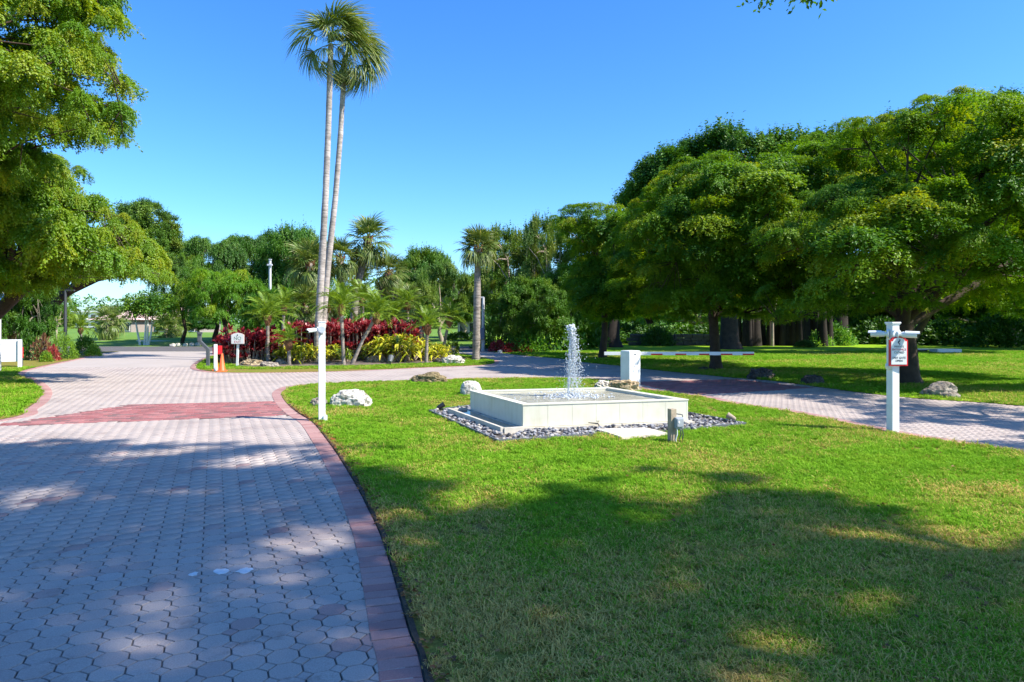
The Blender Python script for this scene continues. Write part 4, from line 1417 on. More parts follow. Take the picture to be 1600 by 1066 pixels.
# banyan root columns and low wall under the right-hand trees
rb = empty('banyan_root_clump', (17.5, 46, 0), 'dark clump of banyan trunks and hanging roots behind the lawn', 'tree')
for k in range(26):
    u = 1135 + 165 * (k + 0.5) / 26 + random.uniform(-4, 4)
    Y = 46 + random.uniform(-1.2, 1.2)
    p = P3(u, 540, Y)
    r = random.choice([0.08, 0.12, 0.16, 0.24, 0.36])
    mb = MB(); mb.tube([(p.x, Y, -0.1), (p.x + random.uniform(-.1, .1), Y, 1.6), (p.x + random.uniform(-.5, .5), Y, 4.6)], [r * 1.35, r, r * 0.8], 8)
    mb.build('trunk', M['bark_shaded' if r > 0.1 else 'barkl'], rb)
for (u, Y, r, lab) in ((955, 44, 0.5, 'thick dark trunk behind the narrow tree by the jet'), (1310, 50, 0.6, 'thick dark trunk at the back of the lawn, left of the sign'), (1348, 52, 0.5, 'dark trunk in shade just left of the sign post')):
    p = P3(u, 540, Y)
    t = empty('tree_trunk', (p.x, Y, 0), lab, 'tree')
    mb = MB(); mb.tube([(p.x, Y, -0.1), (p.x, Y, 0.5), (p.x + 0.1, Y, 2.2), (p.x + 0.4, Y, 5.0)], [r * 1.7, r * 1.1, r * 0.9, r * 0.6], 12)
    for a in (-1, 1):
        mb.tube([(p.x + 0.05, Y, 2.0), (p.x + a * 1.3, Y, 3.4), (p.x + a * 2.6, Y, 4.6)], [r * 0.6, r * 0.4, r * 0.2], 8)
    mb.build('trunk', M['bark_shaded'], t)


def stone_wall(name, pa, pb, h, label):
    root = empty(name, (pa[0], pa[1], 0), label, 'wall')
    a = Vector((pa[0], pa[1], 0)); b = Vector((pb[0], pb[1], 0)); d = b - a; Ln = d.length; d.normalize()
    nrm = Vector((-d.y, d.x, 0)); rz = math.atan2(d.y, d.x)
    base = None; x = 0.0
    meshes = []
    for k in range(6):
        m_ = MB(); m_.box((0, 0, 0), (1, 1, 1), bev=0.1); meshes.append(m_.mesh('stone', M['stone_dark']))
    for row in range(3):
        x = random.uniform(-0.3, 0)
        while x < Ln:
            w = random.uniform(0.5, 0.9)
            o = link('stone', random.choice(meshes), root)
            p = a + d * (x + w / 2) - a
            hh = h / 3
            o.location = (p.x, p.y, hh * (row + 0.5) + random.uniform(-.02, .02))
            o.scale = (w * 0.97, 0.45 * random.uniform(0.85, 1.1), hh * random.uniform(0.9, 1.03)); o.rotation_euler = (random.gauss(0, .03), random.gauss(0, .03), rz)
            x += w
    return root


for k, u in enumerate(np.arange(935, 1620, 46)):
    put_bush_later.append((u + random.uniform(-8, 8), 50 + random.uniform(-1.5, 4), random.uniform(60, 95), random.uniform(503, 517), k))
stone_wall('low_stone_wall', (P3(985, 540, 47).x, 47), (P3(1130, 540, 47).x, 47), 0.75, 'low dark stone wall under the trees behind the barrier arm')


# ================================================================== PALMS
def fan_frond_mesh(seed, pet, R, nseg, droop, fold=0.25, wind=0.0, span=120, mat='fan_leaf'):
    """frond along +X from the crown centre: petiole then radiating segments"""
    rg = np.random.default_rng(seed)
    V = []; F = []; T = []
    def ribbon(pts, ws, side, t):
        b = len(V)
        for p, w, s in zip(pts, ws, side):
            V.append(tuple(p + s * w / 2)); V.append(tuple(p - s * w / 2))
        for i in range(len(pts) - 1):
            F.append((b + 2 * i, b + 2 * i + 1, b + 2 * i + 3, b + 2 * i + 2)); T.append(t[i] if hasattr(t, '__len__') else t)
    hub = np.array([pet, 0, -0.04 * pet])
    ribbon([np.array([0, 0, 0.0]), np.array([pet * 0.5, 0, 0.03 * pet]), hub], [0.07, 0.05, 0.04], [np.array([0, 1, 0])] * 3, 0.75)
    for k in range(nseg):
        a = math.radians(-span + 2 * span * (k + 0.5) / nseg + rg.normal(0, 1.5))
        Ln = R * (0.72 + 0.28 * math.cos(a * 0.8)) * rg.uniform(0.88, 1.08)
        d = np.array([math.cos(a), math.sin(a), 0.0])
        s = np.array([-math.sin(a), math.cos(a), 0.0])
        pts = []; sd = []
        dr = droop * rg.uniform(0.6, 1.5)
        for t in (0.0, 0.35, 0.62, 0.85, 1.0):
            p = hub + d * Ln * t * (1 - 0.25 * dr * t)
            p = p + np.array([0, 0, fold * Ln * (abs(math.sin(a)) * t * 0.6) - dr * Ln * t ** 2.4])
            p = p + np.array([wind * Ln * t * t, 0, 0]) * 0
            pts.append(p); sd.append(unit(s + np.array([0, 0, rg.normal(0, 0.25)])))
        w = 2 * Ln * math.tan(math.radians(span / nseg)) * 0.42
        t0 = float(np.clip(rg.normal(0.42, 0.18), 0, 1))
        ribbon(pts, [0.012, w * 0.9, w, w * 0.55, 0.004], sd, [t0, t0, t0 + 0.12, t0 + 0.3])
    return np_mesh('frond', np.array(V), np.array(F), M[mat], np.clip(np.array(T), 0, 1))


def feather_frond_mesh(seed, Ln, nl, ll, arch, mat='feather_leaf', lw=0.028, vee=0.45):
    rg = np.random.default_rng(seed)
    V = []; F = []; T = []
    def quad(a, b, c, d, t):
        i = len(V); V.extend([tuple(a), tuple(b), tuple(c), tuple(d)]); F.append((i, i + 1, i + 2, i + 3)); T.append(t)
    def rach(t):
        return np.array([Ln * (t - 0.16 * arch * t ** 3), 0, Ln * (0.28 * t - arch * 0.75 * t ** 2.2)])
    ts = np.linspace(0, 1, 9)
    for a, b in zip(ts[:-1], ts[1:]):
        p, q = rach(a), rach(b); w = 0.02 * (1.1 - a)
        quad(p + [0, w, 0], p - [0, w, 0], q - [0, w * 0.8, 0], q + [0, w * 0.8, 0], 0.7)
        quad(p + [0, 0, w], p - [0, 0, w], q - [0, 0, w * 0.8], q + [0, 0, w * 0.8], 0.7)
    for k in range(nl):
        t = 0.12 + 0.88 * (k + 0.5) / nl
        p = rach(t); tg = unit(rach(min(1, t + 0.03)) - rach(t - 0.03))
        l = ll * (0.45 + 0.75 * math.sin(PI * min(1, 0.15 + 0.8 * t))) * rg.uniform(0.85, 1.15)
        for sg in (-1, 1):
            d = unit(tg * (0.55 + 0.5 * t) + np.array([0, sg, 0]) * 0.9 + np.array([0, 0, vee * rg.uniform(0.4, 1.2)]))
            m = p + d * l * 0.5; e = p + d * l + np.array([0, 0, -l * rg.uniform(0.12, 0.38)])
            w = unit(np.cross(d, np.array([0, 0, 1.0]))) * lw * 0.5 + tg * lw * 0.3
            tt = float(np.clip(rg.normal(0.5, 0.25), 0, 1))
            quad(p, m + w, e, m - w, tt)
    return np_mesh('frond', np.array(V), np.array(F), M[mat], np.array(T))


FAN_SABAL = [fan_frond_mesh(s, 0.55, 0.75, 30, 0.35) for s in (1, 2, 3)]
FAN_DROOP = [fan_frond_mesh(s, 0.55, 0.75, 30, 0.75) for s in (4, 5)]
FAN_WASH = [fan_frond_mesh(s, 0.75, 1.05, 26, dr, 0.2, span=80) for s, dr in ((11, 0.85), (12, 1.05), (13, 0.6))]
FEATH = [feather_frond_mesh(s, 1.25, 26, 0.30, ar) for s, ar in ((21, 0.55), (22, 0.75), (23, 0.4))]


def put_frond(meshes, root, at, az, el, sc, roll=0.0):
    o = link('frond', random.choice(meshes), root)
    o.location = at
    o.rotation_euler = (roll, -el, az)
    o.scale = (sc, sc, sc)
    return o


def trunk_tube(root, pts, rads, mat, rings=0.0, sides=10):
    mb = MB()
    P_ = [Vector(p) for p in pts]
    fine = []; rr = []
    for i in range(len(P_) - 1):
        n = 14
        for k in range(n):
            t = k / n
            fine.append(P_[i].lerp(P_[i + 1], t)); rr.append((rads[i] * (1 - t) + rads[i + 1] * t) * (1 + random.gauss(0, rings)))
    fine.append(P_[-1]); rr.append(rads[-1])
    mb.tube(fine, rr, sides)
    return mb.build('trunk', M[mat], root, origin=(0, 0, 0))


def fan_palm(loc, top, r0, r1, n, sc, label, up=FAN_SABAL, low=FAN_DROOP, elmin=-65, mat='barkp', boots=True, group=None, az_bias=None, mids=None):
    root = empty('fan_palm', loc, label, 'palm tree', group)
    top = Vector(top)
    mids = mids or [(top.x * 0.5, top.y * 0.5, top.z * 0.52)]
    trunk_tube(root, [(0, 0, -0.1), (0, 0, 0.3)] + mids + [tuple(top)], [r0 * 1.25, r0] + [(r0 + r1) / 2] * len(mids) + [r1], mat, 0.03)
    if boots:
        mb = MB()
        for k in range(26):
            a = k * 2.4; z = random.uniform(-0.75, 0.02)
            d = Vector((math.cos(a), math.sin(a), 0))
            p = top + d * r1 * 0.85 + Vector((0, 0, z))
            mb.tube([p, p + d * 0.10 * sc + Vector((0, 0, 0.22 * sc))], [0.05, 0.025], 5)
        mb.build('leaf_base', M['boot'], root, origin=(0, 0, 0))
    for k in range(n):
        q = (k + 0.5) / n
        el = math.radians(82 - (82 - elmin) * q ** 0.9)
        az = k * 2.39996 + random.gauss(0, 0.15)
        if az_bias: az += az_bias * math.sin(az)
        put_frond(up if q < 0.65 else low, root, top + Vector((0, 0, 0.05 - 0.22 * q)), az, el, sc * random.uniform(0.85, 1.12), random.gauss(0, 0.25))
    return root


# two tall windblown palms in the bed
def tall_palm(u0, v0, pts_px, fronds, label, rr):
    x, y = G(u0, v0)
    root = empty('tall_fan_palm', (x, y, 0), label, 'palm tree', 'tall thin palms rising from the bed')
    P_ = []
    for (u, v) in pts_px:
        q = P3(u, v, y); P_.append((q.x - x, 0.0, q.z))
    trunk_tube(root, [(0, 0, -0.1)] + P_, [rr * 1.35] + [rr * (1.12 - 0.38 * i / len(P_)) for i in range(len(P_))], 'barkw', 0.025)
    top = Vector(P_[-1])
    for az, el, sc in fronds:
        put_frond(FAN_WASH, root, top + Vector((random.gauss(0, .05), random.gauss(0, .05), 0.05 + 0.1 * math.sin(math.radians(el)))), math.radians(az), math.radians(el), sc * 0.80 * random.uniform(0.92, 1.1), random.gauss(0, 0.35))
    return root


FR_A = [(178, 32, 1.35), (190, 12, 1.35), (172, -18, 1.25), (200, -40, 1.2), (185, -62, 1.15), (215, 55, 1.1), (150, 60, 1.05), (250, 35, 1.0), (100, 45, 1.0),
        (70, 72, 1.25), (20, 78, 1.35), (-10, 66, 1.4), (10, 50, 1.3), (-35, 45, 1.2), (40, 35, 1.2), (5, 22, 1.25), (-60, 15, 1.0), (60, 5, 1.0), (-20, -10, 1.1), (25, -35, 1.0), (-110, -30, 0.95), (95, -45, 0.9), (-90, 60, 1.0), (45, 58, 1.35), (-50, 62, 1.3), (0, 84, 1.4), (130, 70, 1.1), (-20, 38, 1.3), (-130, 10, 0.9)]
FR_B = [(0, 62, 1.35), (25, 48, 1.35), (-25, 40, 1.35), (5, 28, 1.4), (-40, 18, 1.25), (35, 12, 1.3), (0, -2, 1.35), (-20, -22, 1.3), (20, -38, 1.2), (-5, -55, 1.15), (-60, -25, 1.0), (60, -30, 1.0), (-100, -60, 0.9), (110, -60, 0.9),
        (80, 45, 1.05), (-85, 40, 1.0), (170, -68, 0.9), (10, 78, 1.2), (-10, 15, 1.4), (15, -15, 1.3), (40, 30, 1.3), (-45, 35, 1.3), (-30, -45, 1.1), (45, -50, 1.1), (140, -50, 0.9)]
tall_palm(497, 566, [(497, 520), (502, 430), (509, 300), (513, 200), (517, 70)], FR_A, 'taller left palm of the thin pair, straight pale trunk', 0.13)
tall_palm(503, 563, [(505, 500), (513, 410), (524, 310), (532, 210), (539, 92)], FR_B, 'right palm of the thin pair, trunk leaning to the right', 0.122)

# lone cabbage palm
x, y = G(744, 563)
fan_palm((x, y, 0), (P3(747, 386, y).x - x, 0, P3(747, 388, y).z), 0.165, 0.135, 40, 0.80, 'lone cabbage palm with straight grey trunk on the grass tip', elmin=-32)
# cabbage palm cluster behind the tall pair
CAB = [(575, 375, 548, 35.0, 1.25, 'tallest cabbage palm of the cluster, leaning right of the thin trunks'),
       (532, 402, 530, 34.0, 1.05, 'cabbage palm half hidden behind the thin leaning trunk'),
       (484, 412, 500, 33.0, 1.15, 'pale yellowish cabbage palm left of the thin trunks'),
       (607, 425, 575, 36.0, 0.95, 'lower right cabbage palm of the cluster, drooping dry fronds'),
       (556, 440, 560, 37.0, 1.0, 'low cabbage palm in the middle of the cluster'),
       (476, 478, 478, 32.0, 0.9, 'short green fan palm above the red hedge'),
       (515, 478, 512, 33.0, 0.8, 'short fan palm just right of the thin trunks'),
       (822, 415, 826, 44.0, 1.1, 'fan palm among the trees right of the lone palm'),
       (640, 470, 640, 37.0, 0.8, 'small fan palm low at the right of the cluster')]
for u, v, ub, Y, sc, lab in CAB:
    xb = P3(ub, 500, Y).x
    tp = P3(u, v, Y)
    fan_palm((xb, Y, 0), (tp.x - xb, 0, tp.z), 0.2, 0.16, 30, sc, lab, elmin=-55, group='cabbage palms in the planting bed', mids=[((tp.x - xb) * 0.35, 0, tp.z * 0.55)])


def date_palm(u, v, uc, vc, sc, n, label, lean2=None):
    x, y = G(u, v)
    tp = P3(uc, vc, y)
    root = empty('pygmy_date_palm', (x, y, 0), label, 'palm tree', 'small date palms in the planting bed')
    top = Vector((tp.x - x, 0, tp.z))
    trunk_tube(root, [(0, 0, -0.05), (top.x * 0.45, 0, top.z * 0.5), tuple(top)], [0.075, 0.06, 0.07], 'barkp', 0.06, 9)
    mb = MB()
    mb.lathe([(0.06, -0.32), (0.12, -0.18), (0.15, 0.0), (0.10, 0.1), (0.02, 0.16)], top, 10)
    for k in range(16):
        a = k * 2.4; d = Vector((math.cos(a), math.sin(a), 0)); p = top + d * 0.1 + Vector((0, 0, random.uniform(-.25, 0.03)))
        mb.tube([p, p + d * 0.07 + Vector((0, 0, .12))], [0.025, 0.008], 4)
    mb.build('fibre', M['boot'], root, origin=(0, 0, 0))
    for k in range(n):
        q = (k + 0.5) / n
        put_frond(FEATH, root, top + Vector((0, 0, 0.06)), k * 2.39996, math.radians(76 - 92 * q), sc * 0.88 * random.uniform(0.85, 1.1), random.gauss(0, 0.2))
    return root


date_palm(419, 569, 418, 497, 1.0, 26, 'date palm with thin straight trunk at the left of the bed')
date_palm(537, 571, 533, 482, 1.0, 26, 'date palm with straight trunk just right of the camera post')
date_palm(549, 570, 588, 494, 1.0, 26, 'date palm whose trunk leans strongly to the right')
date_palm(658, 560, 657, 497, 0.85, 22, 'slim date palm behind the yellow shrubs, right of centre')
date_palm(666, 568, 668, 512, 0.9, 22, 'low date palm at the right front of the bed')
date_palm(690, 562, 702, 500, 0.9, 22, 'rightmost date palm of the bed, trunk leaning right')
date_palm(452, 571, 451, 535, 0.75, 18, 'stub-trunked date palm among the yellow shrubs on the left')
date_palm(617, 558, 615, 498, 0.9, 22, 'date palm with fronds over the red shrubs, right of the leaning one')
date_palm(505, 559, 512, 478, 0.95, 22, 'date palm with fronds just behind the thin palm trunks')
date_palm(570, 557, 566, 470, 1.0, 22, 'taller date palm behind the red shrubs, between the two central ones')
date_palm(640, 557, 636, 478, 0.95, 22, 'date palm standing behind the large yellow shrubs')
date_palm(440, 558, 444, 482, 0.95, 22, 'date palm behind the low red hedge, right of the thin straight one')
date_palm(128, 545, 126, 515, 1.15, 22, 'bushy date palm by the hedge at the left of the drive')


# ================================================================== SHRUBS
def rosette(mb_V, mb_F, mb_T, c, n, Ln, w, rg, el=(10, 80), droop=0.5, tint=(0.5, 0.25)):
    for k in range(n):
        az = k * 2.4 + rg.normal(0, 0.3); e = math.radians(rg.uniform(*el))
        l = Ln * rg.uniform(0.7, 1.2)
        d = np.array([math.cos(az) * math.cos(e), math.sin(az) * math.cos(e), math.sin(e)])
        s = np.array([-math.sin(az), math.cos(az), 0])
        t = float(np.clip(rg.normal(*tint), 0, 1))
        pts = []
        for q in (0.05, 0.35, 0.7, 1.0):
            pts.append(np.array(c) + d * l * q + np.array([0, 0, -droop * l * q * q]))
        ws = [w * 0.5, w, w * 0.8, 0.004]
        b = len(mb_V)
        for p, ww in zip(pts, ws):
            mb_V.append(p + s * ww / 2); mb_V.append(p - s * ww / 2)
        for i in range(3):
            mb_F.append((b + 2 * i, b + 2 * i + 1, b + 2 * i + 3, b + 2 * i + 2)); mb_T.append(min(1, t + 0.12 * i))


def shrub_proto(seed, heads, n, Ln, w, mat, el, droop, tint, stemh, spread, bark='barkl'):
    rg = np.random.default_rng(seed)
    V, F, T = [], [], []
    st = MB()
    for k in range(heads):
        a = rg.random() * 2 * PI; r = spread * math.sqrt(rg.random())
        z = stemh * rg.uniform(0.22, 1.0)
        c = (r * math.cos(a), r * math.sin(a), z)
        rosette(V, F, T, c, n, Ln, w, rg, el, droop, tint)
        st.tube([(c[0] * 0.3, c[1] * 0.3, -0.03), (c[0] * 0.8, c[1] * 0.8, z * 0.6), c], [0.02, 0.016, 0.012], 5)
    return np_mesh('foliage', np.array(V), np.array(F), M[mat], np.array(T)), st.mesh('stem', M[bark])


def put_shrub(name, proto, x, y, sc, label, cat='shrub', group=None, color=(1, 1, 1, 1), z=0.02):
    root = empty(name, (x, y, z), label, cat, group)
    root.rotation_euler = (0, 0, random.random() * 6.28)
    s = sc * random.uniform(0.88, 1.14)
    root.scale = (s, s, s * random.uniform(0.92, 1.1))
    o = link('foliage', proto[0], root); o.color = color
    if len(proto) > 1: link('stem', proto[1], root)
    return root


TI = [shrub_proto(s, 19, 14, 0.36, 0.075, 'red_leaf', (15, 82), 0.35, (0.48, 0.26), 1.25, 0.42) for s in (1, 2, 3)]
TIL = [shrub_proto(s, 17, 14, 0.32, 0.07, 'red_leaf', (10, 80), 0.4, (0.42, 0.25), 0.95, 0.42) for s in (4, 5)]
YE = [shrub_proto(s, 9, 16, 0.48, 0.06, 'yellow_leaf', (5, 80), 0.6, (0.52, 0.30), 0.5, 0.42) for s in (6, 7, 8)]
TIG = 'red cordyline shrubs of the tall hedge'
TIG2 = 'red cordyline shrubs of the low hedge'
# tall red hedge: second row behind the yellow shrubs
k = 0
for u in np.arange(462, 642, 8.0):
    for row, Y in enumerate((28.6, 29.6, 30.6)):
        uu = u + random.uniform(-3, 3) + row * 3
        put_shrub('ti_plant', TI[k % 3], P3(uu, 500, Y).x, Y + random.uniform(-.2, .2), 1.0 + 0.06 * row, 'red cordyline shrub in the tall hedge behind the yellow shrubs', group=TIG); k += 1
for u in np.arange(354, 438, 8.5):
    for row, Y in enumerate((26.3, 27.2, 28.1)):
        uu = u + random.uniform(-3, 3) + row * 2
        put_shrub('ti_plant', TIL[k % 2], P3(uu, 500, Y).x, Y + random.uniform(-.2, .2), 0.98 + 0.05 * row, 'dark red cordyline shrub in the low hedge behind the small sign', group=TIG2); k += 1
YEL = [(455, 568, 1.0), (470, 569, 1.05), (438, 566, 0.95), (487, 566, 0.95), (478, 563, 1.0), (516, 565, 1.1), (527, 563, 1.0), (552, 563, 0.9), (567, 562, 0.85), (590, 560, 0.8),
       (600, 565, 1.1), (612, 566, 1.15), (628, 566, 1.2), (640, 565, 1.15), (650, 562, 1.1), (622, 561, 1.2), (640, 559, 1.1), (605, 560, 1.0), (680, 565, 0.9), (694, 563, 0.85), (672, 559, 0.9), (684, 558, 0.9), (508, 562, 0.9), (463, 563, 0.95)]
ORD = ['leftmost', 'second', 'third', 'fourth', 'fifth', 'sixth', 'seventh', 'eighth', 'ninth']
cnt = {}
for i, (u, v, s) in enumerate(sorted(YEL)):
    x, y = G(u, v)
    if u < 500: lab, grp = 'yellow-green shrub at the left front of the bed', 'yellow shrubs left of the camera post'
    elif u < 595: lab, grp = 'bright yellow shrub between the date palm trunks', 'yellow shrubs between the date palm trunks'
    elif u < 660: lab, grp = 'large yellow-green shrub right of the leaning palm', 'large yellow shrubs right of the leaning palm'
    else: lab, grp = 'small yellow shrub at the bed right end', 'small yellow shrubs at the right end of the bed'
    q = cnt.get(grp, 0); cnt[grp] = q + 1
    lab = lab + (', leftmost of its group' if q == 0 else ', %s of its group from the left' % ORD[q])
    put_shrub('yellow_shrub', YE[i % 3], x, y, s * (1.25 if 595 < u < 660 else 1.1), lab, group=grp)


for i, (u, v, s_, lab) in enumerate(((430, 568, 0.9, 'low dark green strap-leaved plant beside the left date palm'), (447, 565, 0.95, 'low green strap-leaved plant behind the stub-trunked date palm'), (500, 563, 1.0, 'low green strap-leaved plant at the foot of the thin palms'),
                                 (540, 566, 0.8, 'low green plant between the two central date palm trunks'), (578, 564, 0.95, 'low green plant beside the orange-tan rock'), (596, 559, 1.05, 'green strap-leaved plant behind the bed spotlight'),
                                 (655, 563, 0.9, 'low green plant beside the slim date palm'), (676, 562, 1.0, 'low green plant between the two right date palms'), (700, 560, 1.05, 'low green plant at the right tip of the bed'))):
    x, y = G(u, v)
    put_shrub('green_plant', YE[i % 3], x, y, s_, lab, color=(0.42, 0.62, 0.8, 1))


def bush_mesh(seed, mat, leaf, n, tint, h=1.0):
    rg = np.random.default_rng(seed)
    th = rg.random(n) * 2 * PI; cz = rg.uniform(0.0, 1, n); lump = 0.16 * np.sin(4 * th + seed) + 0.12 * np.sin(7 * th + 9 * cz) + 0.10 * np.sin(11 * th - 14 * cz)
    rr = np.sqrt(1 - cz ** 2) * (0.70 + 0.34 * rg.random(n)) * (1 + lump)
    P = np.stack([rr * np.cos(th), rr * np.sin(th), cz * h * (0.74 + 0.3 * rg.random(n)) * (1 + 0.5 * lump)], 1)
    A = unit(P + rg.normal(0, 0.5, P.shape) + [0, 0, 0.25]); N = unit(P + rg.normal(0, 0.5, P.shape) + [0, 0, 0.5])
    ln = leaf * rg.uniform(0.7, 1.4, n)
    V, Q = leaf_quads(P, A, N, ln, ln * 0.5)
    return np_mesh('foliage', V, Q, M[mat], np.clip(rg.normal(tint[0], tint[1], n), 0, 1))


BUSH = [bush_mesh(1, 'green_leaf', 0.13, 2600, (0.5, 0.25)), bush_mesh(2, 'green_leaf', 0.17, 1800, (0.45, 0.25)), bush_mesh(3, 'hedge_leaf', 0.07, 4200, (0.5, 0.28))]
REDB = bush_mesh(4, 'red_leaf', 0.24, 700, (0.66, 0.22))


def put_bush(name, me, u, Y, w_px, vtop, label, color=(1, 1, 1, 1), dep=0.8, group=None):
    x = (u - 800) / FPX * Y
    root = empty(name, (x, Y, 0), label, 'shrub', group)
    R = w_px / 2 / FPX * Y; Z = H_EYE + (HZ - vtop) / FPX * Y
    o = link('foliage', me, root); o.scale = (R, R * dep, Z); o.color = color
    o.rotation_euler = (0, 0, 0)
    return root


put_bush('clipped_hedge', BUSH[2], 98, 29.5, 42, 524, 'clipped bright green hedge bush by the drive at left', (1.1, 1.15, 0.9, 1))
put_bush('croton_shrub', REDB, 66, 28.5, 30, 529, 'red and green croton shrub left of the clipped hedge', (0.6, 3.2, 1.0, 1))
put_bush('croton_shrub', REDB, 82, 28.2, 20, 543, 'small rusty red croton in front of the clipped hedge', (1.1, 1.6, 1.0, 1))
put_bush('green_shrub', BUSH[1], 42, 29, 40, 523, 'dark shrub behind the red box beside the notice board', (0.7, 0.8, 0.6, 1))
put_bush('green_shrub', BUSH[1], 72, 27.3, 18, 551, 'low yellow-green shrub at the foot of the croton', (2.2, 1.7, 0.9, 1))
put_bush('green_shrub', BUSH[0], 133, 33, 30, 528, 'rounded green shrub under the left date palm', (1.2, 1.2, 0.9, 1))
put_bush('green_shrub', BUSH[1], 146, 32, 22, 541, 'pale variegated shrub at the roadside by a white rock', (2.6, 2.0, 1.6, 1))
put_bush('red_shrub', REDB, 778, 37, 26, 534, 'left small red shrub at the far bend of the exit drive', (1.15, 0.8, 0.8, 1))
put_bush('red_shrub', REDB, 804, 36, 44, 535, 'wide small red shrub under the philodendron', (1.2, 0.9, 0.8, 1))
put_bush('red_shrub', REDB, 818, 35.5, 22, 541, 'lowest red shrub at the right end of the red row', (1.1, 0.9, 0.8, 1))
put_bush('philodendron', BUSH[1], 823, 36, 56, 516, 'bright big-leaved philodendron right of the red shrubs', (1.5, 1.5, 1.3, 1))
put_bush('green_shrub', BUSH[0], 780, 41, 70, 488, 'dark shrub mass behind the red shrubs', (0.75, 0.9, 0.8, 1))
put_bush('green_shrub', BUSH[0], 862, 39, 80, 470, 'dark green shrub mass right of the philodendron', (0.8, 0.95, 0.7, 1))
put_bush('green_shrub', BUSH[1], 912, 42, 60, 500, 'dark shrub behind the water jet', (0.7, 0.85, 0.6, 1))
put_bush('green_shrub', BUSH[0], 720, 60, 46, 520, 'small round shrub left of the lone palm trunk', (1.2, 1.2, 1.0, 1))
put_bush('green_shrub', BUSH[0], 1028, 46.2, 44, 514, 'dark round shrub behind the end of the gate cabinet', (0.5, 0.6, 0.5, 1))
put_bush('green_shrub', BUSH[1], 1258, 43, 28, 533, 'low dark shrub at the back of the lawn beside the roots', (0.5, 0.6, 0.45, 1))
put_bush('green_shrub', BUSH[0], 1292, 48, 70, 505, 'mid green shrub at the back of the lawn left of the sign', (0.9, 1.1, 0.8, 1))
put_bush('silver_shrub', BUSH[1], 1275, 46, 44, 520, 'pale silvery shrub at the back of the lawn', (2.6, 2.2, 3.4, 1))
put_bush('silver_shrub', BUSH[1], 1316, 47, 36, 518, 'pale silvery shrub closer to the sign post', (2.3, 2.0, 3.0, 1))
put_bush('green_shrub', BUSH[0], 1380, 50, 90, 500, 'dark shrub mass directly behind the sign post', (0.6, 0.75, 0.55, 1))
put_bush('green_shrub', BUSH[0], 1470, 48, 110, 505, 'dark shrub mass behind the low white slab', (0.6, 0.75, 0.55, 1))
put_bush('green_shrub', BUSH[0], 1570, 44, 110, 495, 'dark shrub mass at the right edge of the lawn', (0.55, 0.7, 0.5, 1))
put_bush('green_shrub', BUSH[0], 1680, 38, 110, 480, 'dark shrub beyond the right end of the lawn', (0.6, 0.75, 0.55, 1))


for u, Y, w, vt, k in put_bush_later:
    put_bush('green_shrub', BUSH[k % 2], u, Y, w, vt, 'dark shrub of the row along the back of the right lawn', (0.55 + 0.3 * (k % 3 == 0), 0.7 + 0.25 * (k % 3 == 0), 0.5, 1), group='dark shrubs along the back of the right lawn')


# ================================================================== ROCKS
def rock(name, c, size, mat, label, seed, rough=0.32, freq=2.6, rz=0.0, group=None, sub=4, tilt=0.0, pits=0.0):
    bm = bmesh.new()
    bmesh.ops.create_icosphere(bm, subdivisions=sub, radius=1.0)
    o3 = Vector((seed * 3.7, seed * 1.3, seed * 2.1))
    for v in bm.verts:
        p = v.co.copy()
        n1 = mnoise.fractal(p * freq * 0.5 + o3, 1.0, 2.0, 4)
        n2 = mnoise.fractal(p * freq * 2.2 + o3, 0.9, 2.1, 4)
        s = 1 + rough * n1 + rough * 0.35 * n2
        if pits: s -= pits * max(0, mnoise.noise(p * freq * 2.0 - o3)) ** 1.0
        q = Vector([math.copysign(abs(t) ** 0.8, t) for t in p])
        v.co = q * s
        v.co = Vector((v.co.x * size[0] / 2, v.co.y * size[1] / 2, max(v.co.z, -0.45) * size[2] * 0.65))
    bmesh.ops.rotate(bm, verts=bm.verts, cent=(0, 0, 0), matrix=Matrix.Rotation(tilt, 3, 'Y'))
    zm = min(v.co.z for v in bm.verts)
    zx = max(v.co.z for v in bm.verts)
    for v in bm.verts:
        v.co.z = (v.co.z - zm) / (zx - zm) * (size[2] + 0.05) - 0.05
    me = bpy.data.meshes.new(name)
    bm.to_mesh(me); bm.free()
    for p in me.polygons: p.use_smooth = False
    me.materials.append(M[mat])
    o = link(name, me, None, (c[0], c[1], 0.0))
    o.rotation_euler = (0, 0, rz)
    return tag(o, label, 'rock', group)


def rock_px(u, v, wpx, hpx, mat, label, seed, **kw):
    x, y = G(u, v)
    s = y / FPX
    d = kw.pop('dep', 0.6)
    return rock('rock', (x, y + wpx * s * d * 0.5), (wpx * s, wpx * s * d, hpx * s), mat, label, seed, **kw)


rock_px(543, 636, 66, 26, 'coral', 'large white pitted coral rock right of the camera post', 2, pits=0.14, rough=0.2, dep=0.5, freq=2.4, sub=5)
rock_px(496, 635, 24, 14, 'greyrock', 'small grey rock half hidden behind the camera post', 3)
rock_px(670, 599, 52, 17, 'brownrock', 'flat brown mossy boulder on the far lawn edge', 4, rough=0.25, dep=0.55)
rock_px(736, 618, 32, 22, 'coral', 'pale rounded stone behind the fountain left corner', 5, rough=0.12, dep=0.9)
rock_px(948, 610, 36, 15, 'coral', 'knobbly pale rock left of the gate cabinet foot', 6, pits=0.4, freq=3.5, dep=0.7)
rock_px(978, 613, 50, 19, 'tanrock', 'knobbly tan rock in front of the gate cabinet', 7, pits=0.4, freq=3.5, dep=0.5)
rock_px(1193, 593, 38, 18, 'darkrock', 'dark double-humped rock on the verge right of the arm', 8, rough=0.4, freq=3)
rock_px(1275, 601, 34, 15, 'darkrock', 'dark low rock on the verge left of the sign post', 9, rough=0.3)
